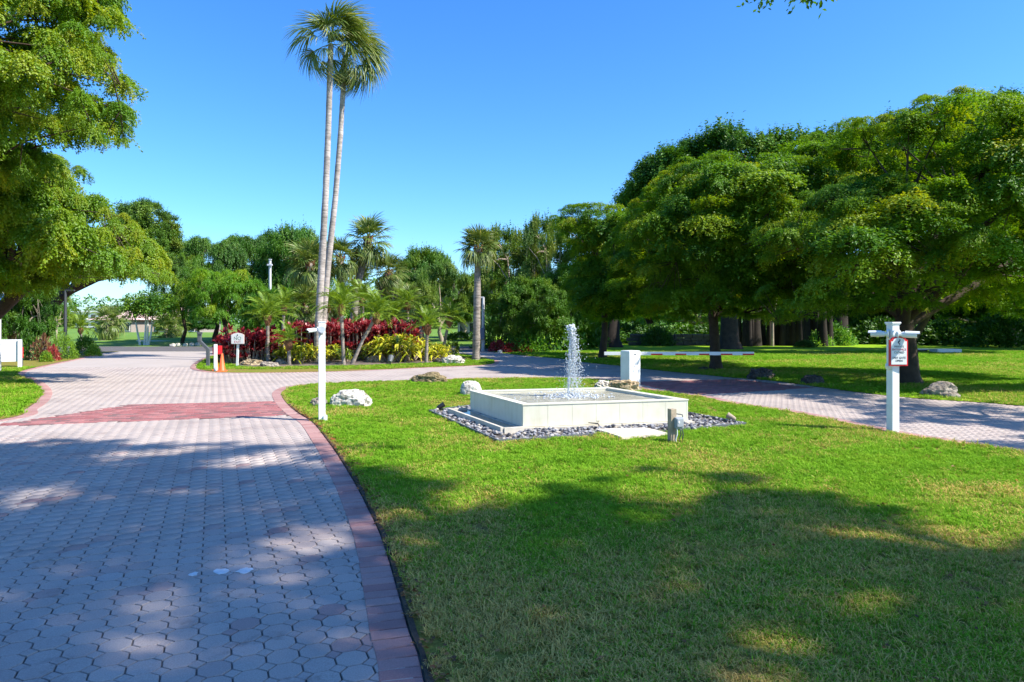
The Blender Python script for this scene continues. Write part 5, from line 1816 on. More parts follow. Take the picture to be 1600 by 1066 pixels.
rock_px(1477, 621, 46, 24, 'greyrock', 'big grey-brown boulder on the verge right of the sign', 14, rough=0.22, dep=0.7, tilt=-0.35)
rock_px(1492, 623, 26, 10, 'greyrock', 'smaller flat stone leaning under the big verge boulder', 11, rough=0.2)
rock_px(388, 572, 38, 10, 'tanrock', 'long cream rock at the left front of the bed', 12, pits=0.2)
rock_px(418, 574, 28, 9, 'greyrock', 'blue-grey rock at the foot of the left date palm', 13)
rock_px(437, 570, 20, 9, 'greyrock', 'small grey rock right of the left date palm', 15)
rock_px(491, 566, 22, 10, 'tanrock', 'tan rock at the foot of the tall thin palms', 16)
rock_px(586, 567, 28, 12, 'tanrock', 'orange-tan rock right of the leaning date palm base', 17, rough=0.2)
rock_px(610, 567, 14, 10, 'tanrock', 'small tan rock next to the bed spotlight', 18)
rock_px(706, 569, 34, 14, 'coral', 'pale branching rock at the right tip of the bed', 19, pits=0.35, dep=0.5)
rock_px(686, 568, 20, 9, 'darkrock', 'dark rock beside the pale branching rock', 20)
rock_px(781, 552, 8, 5, 'coral', 'tiny pale rock at the far bend of the exit drive', 21, sub=3)
rock_px(126, 555, 14, 7, 'coral', 'white rock at the foot of the left roadside shrubs', 22, sub=3)
rock_px(1101, 579, 16, 6, 'darkrock', 'dark rock at the foot of the barrier tree', 23, sub=3)
for i, u in enumerate((268, 277, 288, 298, 308)):
    rock_px(u, 541.5 - 0.3 * i, 9, 5, 'coral', 'small pale stone in the row along the far kerb', 30 + i, sub=2, group='stones along the far kerb')

# ================================================================== FOUNTAIN
fc = ((FN[0] + FR[0] + FL[0] + FF[0]) / 4, (FN[1] + FR[1] + FL[1] + FF[1]) / 4)
FH = 0.395
ft = empty('fountain_basin', (fc[0], fc[1], 0), 'square cream tiled fountain basin on the lawn', 'fountain')


def lerp2(a, b, t): return (a[0] + (b[0] - a[0]) * t, a[1] + (b[1] - a[1]) * t)


def inset(poly, d):
    out = []
    n = len(poly)
    a = sum(poly[i][0] * poly[(i + 1) % n][1] - poly[(i + 1) % n][0] * poly[i][1] for i in range(n))
    sg = 1 if a > 0 else -1
    for i in range(n):
        p0 = Vector(poly[i - 1]); p1 = Vector(poly[i]); p2 = Vector(poly[(i + 1) % n])
        e1 = (p1 - p0).normalized(); e2 = (p2 - p1).normalized()
        n1 = Vector((-e1.y, e1.x)) * sg; n2 = Vector((-e2.y, e2.x)) * sg
        b = (n1 + n2); b = b / b.length_squared * 2
        out.append((p1.x + b.x * d, p1.y + b.y * d))
    return out


FP = [FN, FR, FF, FL]
core_o = inset(FP, 0.02); core_i = inset(FP, 0.12)
mb = MB()
z0, z1 = 0.06, FH - 0.018
for i in range(4):
    j = (i + 1) % 4
    a, b, c, d = core_o[i], core_o[j], core_i[j], core_i[i]
    mb.add([(a[0], a[1], z0), (b[0], b[1], z0), (c[0], c[1], z0), (d[0], d[1], z0), (a[0], a[1], z1), (b[0], b[1], z1), (c[0], c[1], z1), (d[0], d[1], z1)],
           [(0, 1, 5, 4), (1, 2, 6, 5), (2, 3, 7, 6), (3, 0, 4, 7), (4, 5, 6, 7), (3, 2, 1, 0)])
mb.prism([(p[0], p[1]) for p in inset(FP, 0.13)], 0.05, 0.18)
mb.build('wall', M['cream'], ft)
# facing panels, seven on each long side, joints recessed
for i in range(4):
    j = (i + 1) % 4
    A, B = FP[i], FP[j]
    d = Vector((B[0] - A[0], B[1] - A[1], 0)); ln = d.length; d.normalize()
    rz = math.atan2(d.y, d.x); nin = Vector((-d.y, d.x, 0))
    np_ = 7
    for k in range(np_):
        w = ln / np_
        if k == 0: s0 = 0.02
        cpos = Vector((A[0], A[1], 0)) + d * (w * (k + 0.5)) + nin * 0.010
        mb = MB(); mb.box((cpos.x, cpos.y, 0.06 + (FH - 0.02 - 0.06) / 2), (w - 0.003, 0.018, FH - 0.02 - 0.06), rz, bev=0.0015)
        mb.build('panel', M['cream'], ft)
# rim
ro = inset(FP, -0.008); ri = inset(FP, 0.125)
mb = MB()
for i in range(4):
    j = (i + 1) % 4
    a, b, c, d = ro[i], ro[j], ri[j], ri[i]
    zz0, zz1 = FH - 0.0175, FH
    mb.add([(a[0], a[1], zz0), (b[0], b[1], zz0), (c[0], c[1], zz0), (d[0], d[1], zz0), (a[0], a[1], zz1), (b[0], b[1], zz1), (c[0], c[1], zz1), (d[0], d[1], zz1)],
           [(0, 1, 5, 4), (2, 3, 7, 6), (4, 5, 6, 7), (3, 2, 1, 0)])
mb.build('rim', M['cream'], ft)


def water_mat(name, col, bump=0.25, sc=14, rough=0.08):
    m, nt = new_mat(name)
    ge = nt.nodes.new('ShaderNodeNewGeometry')
    f = noise_node(nt, 3.5, 5, ge.outputs['Position'], 0.65)
    c = ramp_node(nt, [(0.3, [x * 0.72 for x in col]), (0.7, [x * 1.2 for x in col])], f)
    b = nt.nodes.new('ShaderNodeBsdfPrincipled')
    L(nt, c, b.inputs['Base Color']); b.inputs['Roughness'].default_value = rough; b.inputs['IOR'].default_value = 1.33
    bn = nt.nodes.new('ShaderNodeBump'); bn.inputs['Strength'].default_value = bump; bn.inputs['Distance'].default_value = 0.03
    L(nt, noise_node(nt, sc, 4, ge.outputs['Position']), bn.inputs['Height']); L(nt, bn.outputs[0], b.inputs['Normal'])
    o = nt.nodes.new('ShaderNodeOutputMaterial'); L(nt, b.outputs[0], o.inputs[0])
    return m


M['water'] = water_mat('basin_water', (0.40, 0.37, 0.27), 0.5, 12, 0.15)
M['trough_water'] = water_mat('trough_water', (0.03, 0.05, 0.07), 0.05, 4, 0.03)
JX, JY = P3(888, 612, 11.45).x, 11.45


def pool():
    pi_ = inset(FP, 0.128)
    n = 60
    V = []; Q = []
    for i in range(n + 1):
        for j in range(n + 1):
            a = lerp2(pi_[0], pi_[1], i / n); b = lerp2(pi_[3], pi_[2], i / n); p = lerp2(a, b, j / n)
            r = math.hypot(p[0] - JX, p[1] - JY)
            z = FH - 0.045 + 0.004 * math.sin(r * 38) * math.exp(-r * 1.1) + 0.006 * mnoise.noise(Vector((p[0] * 5, p[1] * 5, 0)))
            V.append((p[0] - fc[0], p[1] - fc[1], z))
    for i in range(n):
        for j in range(n):
            a = i * (n + 1) + j
            Q.append((a, a + n + 1, a + n + 2, a + 1))
    link('water', np_mesh('water', np.array(V), np.array(Q), M['water'], smooth=True), ft)


pool()
# plinth slab under the basin, trough along the left side
pl = inset(FP, -0.07)
mb = MB(); mb.prism(pl, 0.0, 0.055); mb.build('plinth', M['slab'], ft)
dl = Vector((FL[0] - FN[0], FL[1] - FN[1], 0)); ln = dl.length; dl.normalize(); nl = Vector((-dl.y, dl.x, 0))
a = Vector((FN[0], FN[1], 0)) + nl * 0.075; b = a + dl * ln
mb = MB()
rzt = math.atan2(dl.y, dl.x)
cc = a + dl * (ln / 2 - 0.1) + nl * 0.33
mb.box((cc.x, cc.y, 0.055), (ln + 0.15, 0.05, 0.11), rzt, bev=0.006)
for t in (-0.17, ln - 0.03):
    q = a + dl * t + nl * 0.15
    mb.box((q.x, q.y, 0.05), (0.05, 0.305, 0.098), rzt, bev=0.005)
mb.build('trough_kerb', M['slab'], ft)
mb = MB(); q = a + dl * (ln / 2 - 0.1) + nl * 0.15
mb.box((q.x, q.y, 0.03), (ln + 0.1, 0.3, 0.06), rzt); mb.build('trough_water', M['trough_water'], ft)

# jet
def jet_mat():
    m, nt = new_mat('white_water')
    b = nt.nodes.new('ShaderNodeBsdfPrincipled')
    b.inputs['Base Color'].default_value = (0.88, 0.92, 0.96, 1); b.inputs['Roughness'].default_value = 0.12
    b.inputs['Transmission Weight'].default_value = 0.55; b.inputs['IOR'].default_value = 1.33
    o = nt.nodes.new('ShaderNodeOutputMaterial'); L(nt, b.outputs[0], o.inputs[0])
    return m


M['foam'] = jet_mat()
jt = empty('water_jet', (JX, JY, FH - 0.045), 'white water jet rising from the fountain basin and falling right', 'water jet')
jr = np.random.default_rng(9)
ZT = P3(893, 507, JY).z
zb = FH - 0.045
mb = MB()
pts = []; rr = []
for k in range(40):
    t = k / 39
    pts.append((JX + 0.045 * t + jr.normal(0, 0.004), JY + jr.normal(0, 0.004), zb + (ZT - 0.06 - zb) * t)); rr.append(0.012 + 0.010 * t + 0.006 * abs(jr.normal()) + (0.022 if t > 0.92 else 0))
mb.tube(pts, rr, 8)
mb.build('stream', M['foam'], jt)


ICO = bmesh.new(); bmesh.ops.create_icosphere(ICO, subdivisions=1, radius=1.0)
ICO.verts.index_update()
IV = np.array([tuple(v.co) for v in ICO.verts]); IF = np.array([[v.index for v in f.verts] for f in ICO.faces]); ICO.free()


def blobs(name, Pn, R, stretch, mat, parent, origin):
    n = len(Pn)
    V = IV[None] * (np.asarray(R)[:, None, None] * np.array(stretch)[:, None, :]) + np.asarray(Pn)[:, None, :] - np.array(origin)
    Fq = (IF[None] + (np.arange(n) * len(IV))[:, None, None]).reshape(-1, 3)
    me = np_mesh(name, V.reshape(-1, 3), Fq, mat, smooth=True, k=3)
    return link(name, me, parent)


Pn, R, S = [], [], []
top = np.array([JX + 0.05, JY, ZT - 0.07])
for k in range(60):                                    # head
    Pn.append(top + jr.normal(0, 0.028, 3) * [1.1, 1.1, 1.25]); R.append(jr.uniform(0.014, 0.03)); S.append((1, 1, 1))
for s in range(120):                                    # falling strands
    th = jr.random() * 2 * PI
    vx = 0.17 * math.cos(th) * jr.random() + 0.06 + 0.22 * jr.random() ** 2 * (jr.random() < 0.6); vy = 0.09 * math.sin(th) * jr.random()
    T0 = math.sqrt(2 * (ZT - zb) / 9.81)
    t0 = jr.uniform(0, 0.16)
    if jr.random() < 0.3: vx -= 0.16 * jr.random()
    m = jr.integers(8, 26)
    ph = jr.random() * 6
    tA = jr.uniform(0.05, T0 * 0.75); tB = min(T0, tA + jr.uniform(0.08, 0.3))
    for q in np.linspace(tA, tB, m):
        z = ZT - 0.05 - 4.9 * q * q
        if z < zb: break
        wob = 0.03 * math.sin(q * 26 + ph) * q * 2
        Pn.append(top * [1, 1, 0] + [vx * q * 1.6 + wob + jr.normal(0, 0.011), vy * q * 1.8 + jr.normal(0, 0.011), z + jr.normal(0, 0.02)])
        R.append(jr.uniform(0.003, 0.0085) * (1.3 - 0.5 * q / T0)); S.append((1, 1, 1.0 + 2.2 * q))
for k in range(330):                                   # loose drops
    z = zb + (ZT - zb) * jr.random() ** 1.1
    sp = 0.07 + 0.20 * (1 - (z - zb) / (ZT - zb))
    Pn.append(np.array([JX + 0.05 + 0.05 * (1 - (z - zb) / (ZT - zb)) + jr.normal(0, sp * 0.8), JY + jr.normal(0, sp * 0.8), z])); R.append(jr.uniform(0.0025, 0.0065)); S.append((1, 1, 1.3))
o = blobs('spray', Pn, R, S, M['foam'], jt, jt.location); o['kind'] = 'stuff'
Pn, R, S = [], [], []
for k in range(420):                                   # splash on the pool
    r = abs(jr.normal(0, 0.26)); th = jr.random() * 2 * PI
    Pn.append(np.array([JX + 0.06 + r * 1.35 * math.cos(th), JY + r * math.sin(th), zb + 0.006 + abs(jr.normal(0, 0.012)) + 0.05 * (jr.random() < 0.08)])); R.append(jr.uniform(0.006, 0.02)); S.append((1.3, 1.3, 0.6))
o = blobs('splash', Pn, R, S, M['foam'], jt, jt.location); o['kind'] = 'stuff'

# gravel bed and its edging
GSH = [p for p in GRAVEL]
poly_sheet('gravel_base', GSH, 0.014, M['soil'])
n = 5200
x = jr.uniform(-1.6, 3.9, n); y = jr.uniform(8.9, 13.2, n)
ok = in_poly(x, y, GRAVEL) & ~in_poly(x, y, inset(FP, -0.03)) & ~in_poly(x, y, BOARDS)
tr = [tuple((a + dl * t + nl * w_)[:2]) for t, w_ in ((-0.22, 0.0), (ln + 0.0, 0.0), (ln + 0.0, 0.37), (-0.22, 0.37))]
ok &= ~in_poly(x, y, tr)
x, y = x[ok], y[ok]
Rg = jr.uniform(0.014, 0.036, len(x))
V = IV[None] * (Rg[:, None, None] * np.stack([jr.uniform(0.8, 1.4, len(x)), jr.uniform(0.8, 1.3, len(x)), jr.uniform(0.5, 0.9, len(x))], 1)[:, None, :])
V = V + jr.normal(0, 0.0022, V.shape)
an = jr.random(len(x)) * 6.28; c_, s_ = np.cos(an)[:, None], np.sin(an)[:, None]
V = np.stack([V[..., 0] * c_ - V[..., 1] * s_ + x[:, None], V[..., 0] * s_ + V[..., 1] * c_ + y[:, None], V[..., 2] + 0.02 + (jr.random(len(x)) * 0.03)[:, None]], -1)
Fq = (IF[None] + (np.arange(len(x)) * len(IV))[:, None, None]).reshape(-1, 3)
M['pebble'] = piece_mat('pebble', [(0.0, (0.05, 0.05, 0.055)), (0.3, (0.16, 0.16, 0.175)), (0.7, (0.33, 0.33, 0.345)), (1.0, (0.44, 0.39, 0.31))], 0.8, 0.1)
tg_ = np.repeat(jr.random(len(x)), len(IF))
o = link('gravel', np_mesh('gravel', V.reshape(-1, 3), Fq, M['pebble'], tg_, k=3))
tag(o, 'grey and white pebbles round the foot of the fountain', 'gravel', kind='stuff')
eg = empty('lawn_edging', (GRAVEL[1][0], GRAVEL[1][1], 0), 'thin black plastic edging strip round the pebble bed', 'edging')
for seq in ([GRAVEL[8], GRAVEL[0], GRAVEL[1], GRAVEL[2]], [(2.42, 9.98), GRAVEL[5], GRAVEL[6]]):
    for p, q in zip(seq[:-1], seq[1:]):
        d = Vector((q[0] - p[0], q[1] - p[1], 0))
        mb = MB(); mb.box(((p[0] + q[0]) / 2, (p[1] + q[1]) / 2, 0.022), (d.length + 0.012, 0.022, 0.062), math.atan2(d.y, d.x), bev=0.004)
        mb.build('strip', M['grey_metal'], eg)

# bleached boards covering the valve pit
bd = empty('wooden_cover', (BOARDS[0][0], BOARDS[0][1], 0), 'bleached wooden board cover lying in front of the fountain', 'board cover')
for k in range(5):
    t0, t1 = k / 5 + 0.012, (k + 1) / 5 - 0.012
    q = [lerp2(BOARDS[0], BOARDS[3], t0), lerp2(BOARDS[1], BOARDS[2], t0), lerp2(BOARDS[1], BOARDS[2], t1), lerp2(BOARDS[0], BOARDS[3], t1)]
    mb = MB(); mb.prism(q, 0.012, 0.05 + random.uniform(-.004, .004)); mb.build('board', M['board'], bd)

# spigot
sx, sy = G(930, 671)
sp = empty('water_tap', (sx, sy, 0), 'small brass hose tap on the front wall foot of the fountain', 'tap')
mb = MB()
mb.tube([(sx - 0.10, sy + 0.02, 0.095), (sx - 0.02, sy, 0.092), (sx + 0.04, sy - 0.02, 0.088)], [0.008, 0.010, 0.011], 8)
mb.tube([(sx + 0.04, sy - 0.02, 0.09), (sx + 0.055, sy - 0.03, 0.06), (sx + 0.06, sy - 0.03, 0.03)], [0.012, 0.011, 0.008], 8)
mb.build('pipe', M['brass'], sp)
mb = MB(); mb.tube([(sx + 0.04, sy - 0.02, 0.095), (sx + 0.04, sy - 0.02, 0.122)], 0.005, 6); mb.box((sx + 0.04, sy - 0.02, 0.126), (0.05, 0.014, 0.008), 0.5)
mb.build('handle', M['brass'], sp)

# outlet post
ox, oy = G(1050, 692)
op = empty('outlet_post', (ox, oy, 0), 'short weathered wooden post with grey outlet box by the fountain corner', 'outlet post')
mb = MB(); mb.box((ox, oy, 0.215), (0.085, 0.085, 0.47), 0.35, bev=0.004); mb.build('post', M['wood'], op)
rz = 0.35
off = Matrix.Rotation(rz, 3, 'Z') @ Vector((0.06, -0.068, 0))
mb = MB(); mb.box((ox + off.x, oy + off.y, 0.27), (0.12, 0.05, 0.15), rz, bev=0.012); b_ = mb.build('outlet_box', M['boxgrey'], op)
mb = MB(); o2 = Matrix.Rotation(rz, 3, 'Z') @ Vector((0.06, -0.10, 0)); mb.box((ox + o2.x, oy + o2.y, 0.275), (0.10, 0.022, 0.11), rz, bev=0.008); mb.build('cover', M['boxgrey'], op)
mb = MB(); o3 = Matrix.Rotation(rz, 3, 'Z') @ Vector((0.035, -0.113, 0)); mb.box((ox + o3.x, oy + o3.y, 0.285), (0.02, 0.005, 0.03), rz); mb.build('switch', M['white'], op)
mb = MB(); o4 = Matrix.Rotation(rz, 3, 'Z') @ Vector((0.085, -0.05, 0))
mb.tube([(ox + o4.x - 0.05, oy + o4.y, 0.345), (ox + o4.x - 0.045, oy + o4.y, 0.385), (ox + o4.x + 0.035, oy + o4.y, 0.375), (ox + o4.x + 0.04, oy + o4.y, 0.345)], 0.008, 6); mb.build('bracket', M['dark_metal'], op)
for k, (dx, ph) in enumerate(((0.03, 0.0), (0.07, 1.0), (0.10, 2.0))):
    o4 = Matrix.Rotation(rz, 3, 'Z') @ Vector((dx, -0.075, 0))
    mb = MB(); mb.tube([(ox + o4.x, oy + o4.y, 0.2), (ox + o4.x + 0.02 * math.sin(ph), oy + o4.y - 0.01, 0.12), (ox + o4.x - 0.02 * math.cos(ph), oy + o4.y, 0.05), (ox + o4.x + 0.01, oy + o4.y, -0.02)], 0.007, 6)
    mb.build('cable', M['white' if k == 0 else 'dark_metal'], op)


def spotlight(u, v, mat, label, az, sc=1.0, z0=0.0):
    x, y = G(u, v)
    r = empty('garden_spotlight', (x, y, 0), label, 'spotlight', None)
    d = Vector((math.cos(az), math.sin(az), 0.55)).normalized()
    mb = MB(); mb.tube([(x, y, -0.05), (x, y, 0.07 * sc)], 0.01 * sc, 6); mb.build('stake', M['black'], r)
    c = Vector((x, y, 0.09 * sc))
    mb = MB(); mb.tube([c - d * 0.07 * sc, c - d * 0.03 * sc, c + d * 0.05 * sc, c + d * 0.075 * sc], [0.025 * sc, 0.038 * sc, 0.045 * sc, 0.05 * sc], 10); mb.build('housing', M[mat], r)
    mb = MB(); mb.tube([c + d * 0.0755 * sc, c + d * 0.078 * sc], 0.043 * sc, 10); mb.build('lens', M['lens'], r)
    return r


spotlight(688, 643, 'black', 'small black spotlight at the left corner of the pebble bed', 0.3)
spotlight(1143, 661, 'wood', 'small brown spotlight at the right corner of the pebble bed', 2.7)
spotlight(610, 571, 'grey_metal', 'grey spotlight on the grass in front of the bed', 1.6, 2.3)
spotlight(440, 530, 'pale_metal', 'pale floodlight among the shrubs left of the thin palms', 4.4, 2.5) if False else None


# ================================================================== POSTS, SIGNS, BARRIER
def text_mesh(body, size, mat, name='lettering'):
    cu = bpy.data.curves.new(name, 'FONT')
    cu.body = body; cu.size = size; cu.align_x = 'CENTER'; cu.align_y = 'CENTER'; cu.extrude = 0.0008
    tmp = bpy.data.objects.new(name, cu)
    C.objects.link(tmp)
    dg = bpy.context.evaluated_depsgraph_get(); dg.update()
    me = bpy.data.meshes.new_from_object(tmp.evaluated_get(dg))
    C.objects.unlink(tmp); bpy.data.objects.remove(tmp)
    me.materials.clear(); me.materials.append(mat)
    return me


def bullet_camera(root, at, d, sc=1.0, shade=False):
    """mount disc, arm, housing with hood, dark lens; at = wall point, d = looking direction"""
    d = Vector(d).normalized(); at = Vector(at)
    h = MB()
    h.tube([at, at + d * 0.025 * sc], 0.062 * sc, 14)
    h.tube([at + d * 0.02 * sc, at + d * 0.05 * sc + Vector((0, 0, -0.004))], 0.03 * sc, 10)
    s = at + d * 0.05 * sc
    h.tube([s, s + d * 0.02 * sc, s + d * 0.19 * sc], [0.03 * sc, 0.042 * sc, 0.042 * sc], 14)
    side = d.cross(Vector((0, 0, 1))).normalized()
    e = s + d * 0.19 * sc
    o = h.build('security_camera', M['white'], root)
    hood = MB()
    for k in range(8):
        a0 = math.radians(20 + 140 * k / 8); a1 = math.radians(20 + 140 * (k + 1) / 8)
        p0 = side * math.cos(a0) * 0.048 * sc + Vector((0, 0, math.sin(a0) * 0.048 * sc)); p1 = side * math.cos(a1) * 0.048 * sc + Vector((0, 0, math.sin(a1) * 0.048 * sc))
        st = s + d * 0.05 * sc; en = e + d * 0.03 * sc
        hood.add([st + p0, st + p1, en + p1, en + p0, st + p0 * 1.08, st + p1 * 1.08, en + p1 * 1.08, en + p0 * 1.08], [(3, 2, 1, 0), (4, 5, 6, 7), (0, 1, 5, 4), (2, 3, 7, 6)])
    ho = hood.build('hood', M['white'], o, origin=root.location)
    ln_ = MB(); ln_.tube([e + d * 0.0008, e + d * 0.006 * sc], 0.034 * sc, 12); ln_.build('lens', M['lens'], o, origin=root.location)
    return o


# left camera post
lx, ly = G(503, 658)
lp = empty('camera_post', (lx, ly, 0), 'white square post with small camera beside the red brick band', 'post')
ang = 0.30
mb = MB(); mb.box((lx, ly, 0.79), (0.105, 0.105, 1.60), ang, bev=0.006); mb.build('post', M['white'], lp)
mb = MB(); mb.box((lx, ly, 1.6), (0.122, 0.122, 0.022), ang, bev=0.005); mb.build('post_cap', M['white'], lp)
mb = MB(); mb.box((lx + 0.06, ly - 0.02, 0.05), (0.06, 0.09, 0.09), ang, bev=0.006); mb.build('foot_block', M['white'], lp)
cdir = Vector((-0.75, -0.62, -0.12)).normalized()
o = bullet_camera(lp, Vector((lx, ly, 1.475)) + Vector((-0.045, -0.045, 0)), cdir, 0.72)
mb = MB(); mb.tube([(lx + 0.015, ly - 0.05, 1.485), (lx + 0.02, ly - 0.085, 1.48)], 0.055, 14); mb.build('junction_disc', M['white'], lp)
mb = MB(); mb.lathe([(0.001, -0.04), (0.03, -0.035), (0.042, -0.01), (0.042, 0.0)], (lx + 0.01, ly - 0.1, 1.43), 12); mb.build('sensor', M['boxgrey'], lp)

# right camera post with the notice
rx, ry = G(1395, 675)
pp = empty('camera_post', (rx, ry, 0), 'white post with two cameras and a red-edged notice by the exit drive', 'post')
ang = 0.22
mb = MB(); mb.box((rx, ry, 0.785), (0.118, 0.118, 1.58), ang, bev=0.006); mb.build('post', M['white'], pp)
mb = MB(); mb.box((rx, ry, 1.585), (0.152, 0.152, 0.024), ang, bev=0.006); mb.build('post_cap', M['white'], pp)
mb = MB(); mb.box((rx, ry, 1.565), (0.135, 0.135, 0.016), ang, bev=0.004); mb.build('cap_moulding', M['white'], pp)
fx = Matrix.Rotation(ang, 3, 'Z') @ Vector((0, -1, 0))       # front face normal
sxv = Matrix.Rotation(ang, 3, 'Z') @ Vector((1, 0, 0))
ctr = Vector((rx, ry, 0))
bullet_camera(pp, ctr + fx * 0.06 + sxv * 0.02 + Vector((0, 0, 1.42)), Vector((0.80, -0.60, -0.04)), 1.05)
bullet_camera(pp, ctr - sxv * 0.06 + Vector((0, 0, 1.425)), Vector((-0.80, 0.60, -0.02)), 1.0)
# junction disc on the front
mb = MB(); c0 = ctr + fx * 0.058 + sxv * 0.0 + Vector((0, 0, 1.425)); mb.tube([c0, c0 + fx * 0.03], 0.07, 16); mb.build('junction_disc', M['white'], pp)
# notice board: faces the drive
SW, SH_ = 0.245, 0.40
sc_ = Vector((rx + 0.035, ry - 0.094, 1.18))
nz = 0.12
sg = empty('x', (0, 0, 0)); bpy.data.objects.remove(sg)


def arch_outline(w, h, n=16):
    pts = [(-w / 2, -h / 2), (w / 2, -h / 2), (w / 2, h / 2 - 0.055)]
    pts += [(w / 2 - 0.02, h / 2 - 0.055)] if w > 0.2 else []
    for k in range(n + 1):
        a = PI * k / n
        pts.append(((w / 2 - 0.025) * math.cos(a), h / 2 - 0.055 + 0.052 * math.sin(a)))
    pts += [(-w / 2 + 0.02, h / 2 - 0.055)] if w > 0.2 else []
    pts += [(-w / 2, h / 2 - 0.055)]
    out = []
    for p in pts:
        if not out or (abs(p[0] - out[-1][0]) + abs(p[1] - out[-1][1])) > 1e-5: out.append(p)
    return out


def board(outline, y0, y1, mat, name, parent, center, rz):
    """upright prism: outline in XZ, thickness along -Y (facing the camera side)"""
    R = Matrix.Rotation(rz, 3, 'Z')
    n = len(outline)
    vs = [Vector(center) + R @ Vector((x, y0, z)) for x, z in outline] + [Vector(center) + R @ Vector((x, y1, z)) for x, z in outline]
    mb = MB()
    mb.add(vs, [tuple(range(n)), tuple(range(2 * n - 1, n - 1, -1))] + [(i, n + i, n + (i + 1) % n, (i + 1) % n) for i in range(n)])
    me = mb.mesh(name, mat, parent.location)
    bm = bmesh.new(); bm.from_mesh(me); bmesh.ops.recalc_face_normals(bm, faces=bm.faces); bm.to_mesh(me); bm.free()
    return link(name, me, parent)


srz = 0.08
R_ = Matrix.Rotation(srz, 3, 'Z')
bo = board(arch_outline(SW + 0.03, SH_ + 0.03), 0.0, 0.03, M['red'], 'notice_board', pp, sc_, srz)
wo_ = board(arch_outline(SW - 0.012, SH_ - 0.012), -0.006, -0.0002, M['white'], 'notice_face', pp, sc_, srz)
M['ink'] = plain('sign_ink', (0.05, 0.045, 0.055), 0.6, var=0.0)
M['ink_red'] = plain('sign_ink_red', (0.45, 0.06, 0.08), 0.6, var=0.0)
lines = [('PRIVATE', 0.040, 0.062, 'ink'), ('ENTRANCE', 0.042, 0.020, 'ink_red'), ('CLOSED', 0.042, -0.022, 'ink'), ('\u2022', 0.04, -0.055, 'ink'), ('EAST GATE', 0.040, -0.098, 'ink'), ('OPEN', 0.042, -0.142, 'ink')]
for body, size, dz, mk in lines:
    me = text_mesh(body, size, M[mk])
    o = link('lettering', me, pp)
    q = sc_ + R_ @ Vector((0, -0.0075, dz))
    o.location = q - pp.location; o.rotation_euler = (PI / 2, 0, srz)
# emblem: a slim swirl
mb = MB()
def swirl(cen, pts, r):
    mb.tube([cen + R_ @ Vector((x, -0.0085, z)) for x, z in pts], r, 6)
swirl(sc_, [(0.004, 0.172), (0.014, 0.16), (0.008, 0.146), (-0.012, 0.134), (-0.014, 0.118), (0.006, 0.104), (0.012, 0.094), (0.002, 0.084)], [0.003, 0.005, 0.006, 0.007, 0.007, 0.006, 0.005, 0.002])
swirl(sc_, [(-0.006, 0.150), (0.002, 0.136), (0.014, 0.124)], [0.002, 0.004, 0.002])
mb.build('emblem', M['ink'], pp)
mb = MB(); c0 = ctr - sxv * 0.06 + Vector((0, 0, 0.955)); mb.tube([c0, c0 - sxv * 0.04 + Vector((0, 0, -.02))], [0.05, 0.035], 12); mb.build('knob', M['white'], pp)
mb = MB(); mb.box((rx, ry, 0.975), (0.136, 0.136, 0.03), 0.22, bev=0.004); mb.build('trim_collar', M['white'], pp)

# barrier gate
gx_, gy_ = G(985, 604)
gt = empty('barrier_gate', (gx_, gy_, 0), 'white gate cabinet with red and white barrier arm across the exit drive', 'barrier gate')
mb = MB(); mb.box((gx_, gy_, 0.44), (0.36, 0.34, 0.90), 0.55, bev=0.022); mb.build('cabinet', M['white'], gt)
mb = MB(); fr = Matrix.Rotation(0.55, 3, 'Z') @ Vector((0, -1, 0)); sd = Matrix.Rotation(0.55, 3, 'Z') @ Vector((1, 0, 0))
c0 = Vector((gx_, gy_, 0.80)) + fr * 0.172; mb.box(c0, (0.06, 0.006, 0.02), 0.55); mb.build('vent_slot', M['dark_metal'], gt)
mb = MB(); mb.box((gx_, gy_, -0.01), (0.42, 0.40, 0.06), 0.55, bev=0.006); mb.build('foot_plate', M['slab'], gt)
ay = gy_ + 0.24
AL = P3(944, 554, ay); AR = P3(1178, 556.5, ay)
mb = MB(); d = Vector((AR.x - AL.x, 0, 0)); zA = 0.805
mb.box(((AL.x + AR.x) / 2, ay, zA), (d.x, 0.04, 0.085), 0.0, bev=0.004); mb.build('barrier_arm', M['white'], gt)
for u0, u1 in ((1017, 1035), (1055, 1072), (1092, 1108), (1126, 1144), (1160, 1178)):
    xa, xb = P3(u0, 556, ay).x, P3(u1, 556, ay).x
    mb = MB(); mb.box(((xa + xb) / 2, ay - 0.0215, zA - 0.022), (xb - xa, 0.0025, 0.038), 0.0); mb.build('red_stripe', M['red'], gt)
mb = MB(); mb.tube([(gx_ + 0.03, ay - 0.07, zA), (gx_ + 0.03, ay + 0.05, zA)], 0.07, 12); mb.build('pivot', M['dark_metal'], gt)

# traffic cone with white stake
def cone(u, v, hpx, label):
    x, y = G(u, v); h = hpx / FPX * y
    r = empty('traffic_cone', (x, y, 0), label, 'traffic cone')
    mb = MB(); mb.lathe([(h * 0.20, 0.03), (h * 0.17, 0.05), (h * 0.045, h), (h * 0.02, h), (0.001, h * 0.99)], (x, y, 0), 18); mb.build('body', M['orange'], r)
    mb = MB(); mb.box((x, y, 0.0165), (h * 0.52, h * 0.52, 0.032), 0.3, bev=0.006); mb.build('foot', M['orange'], r)
    return r


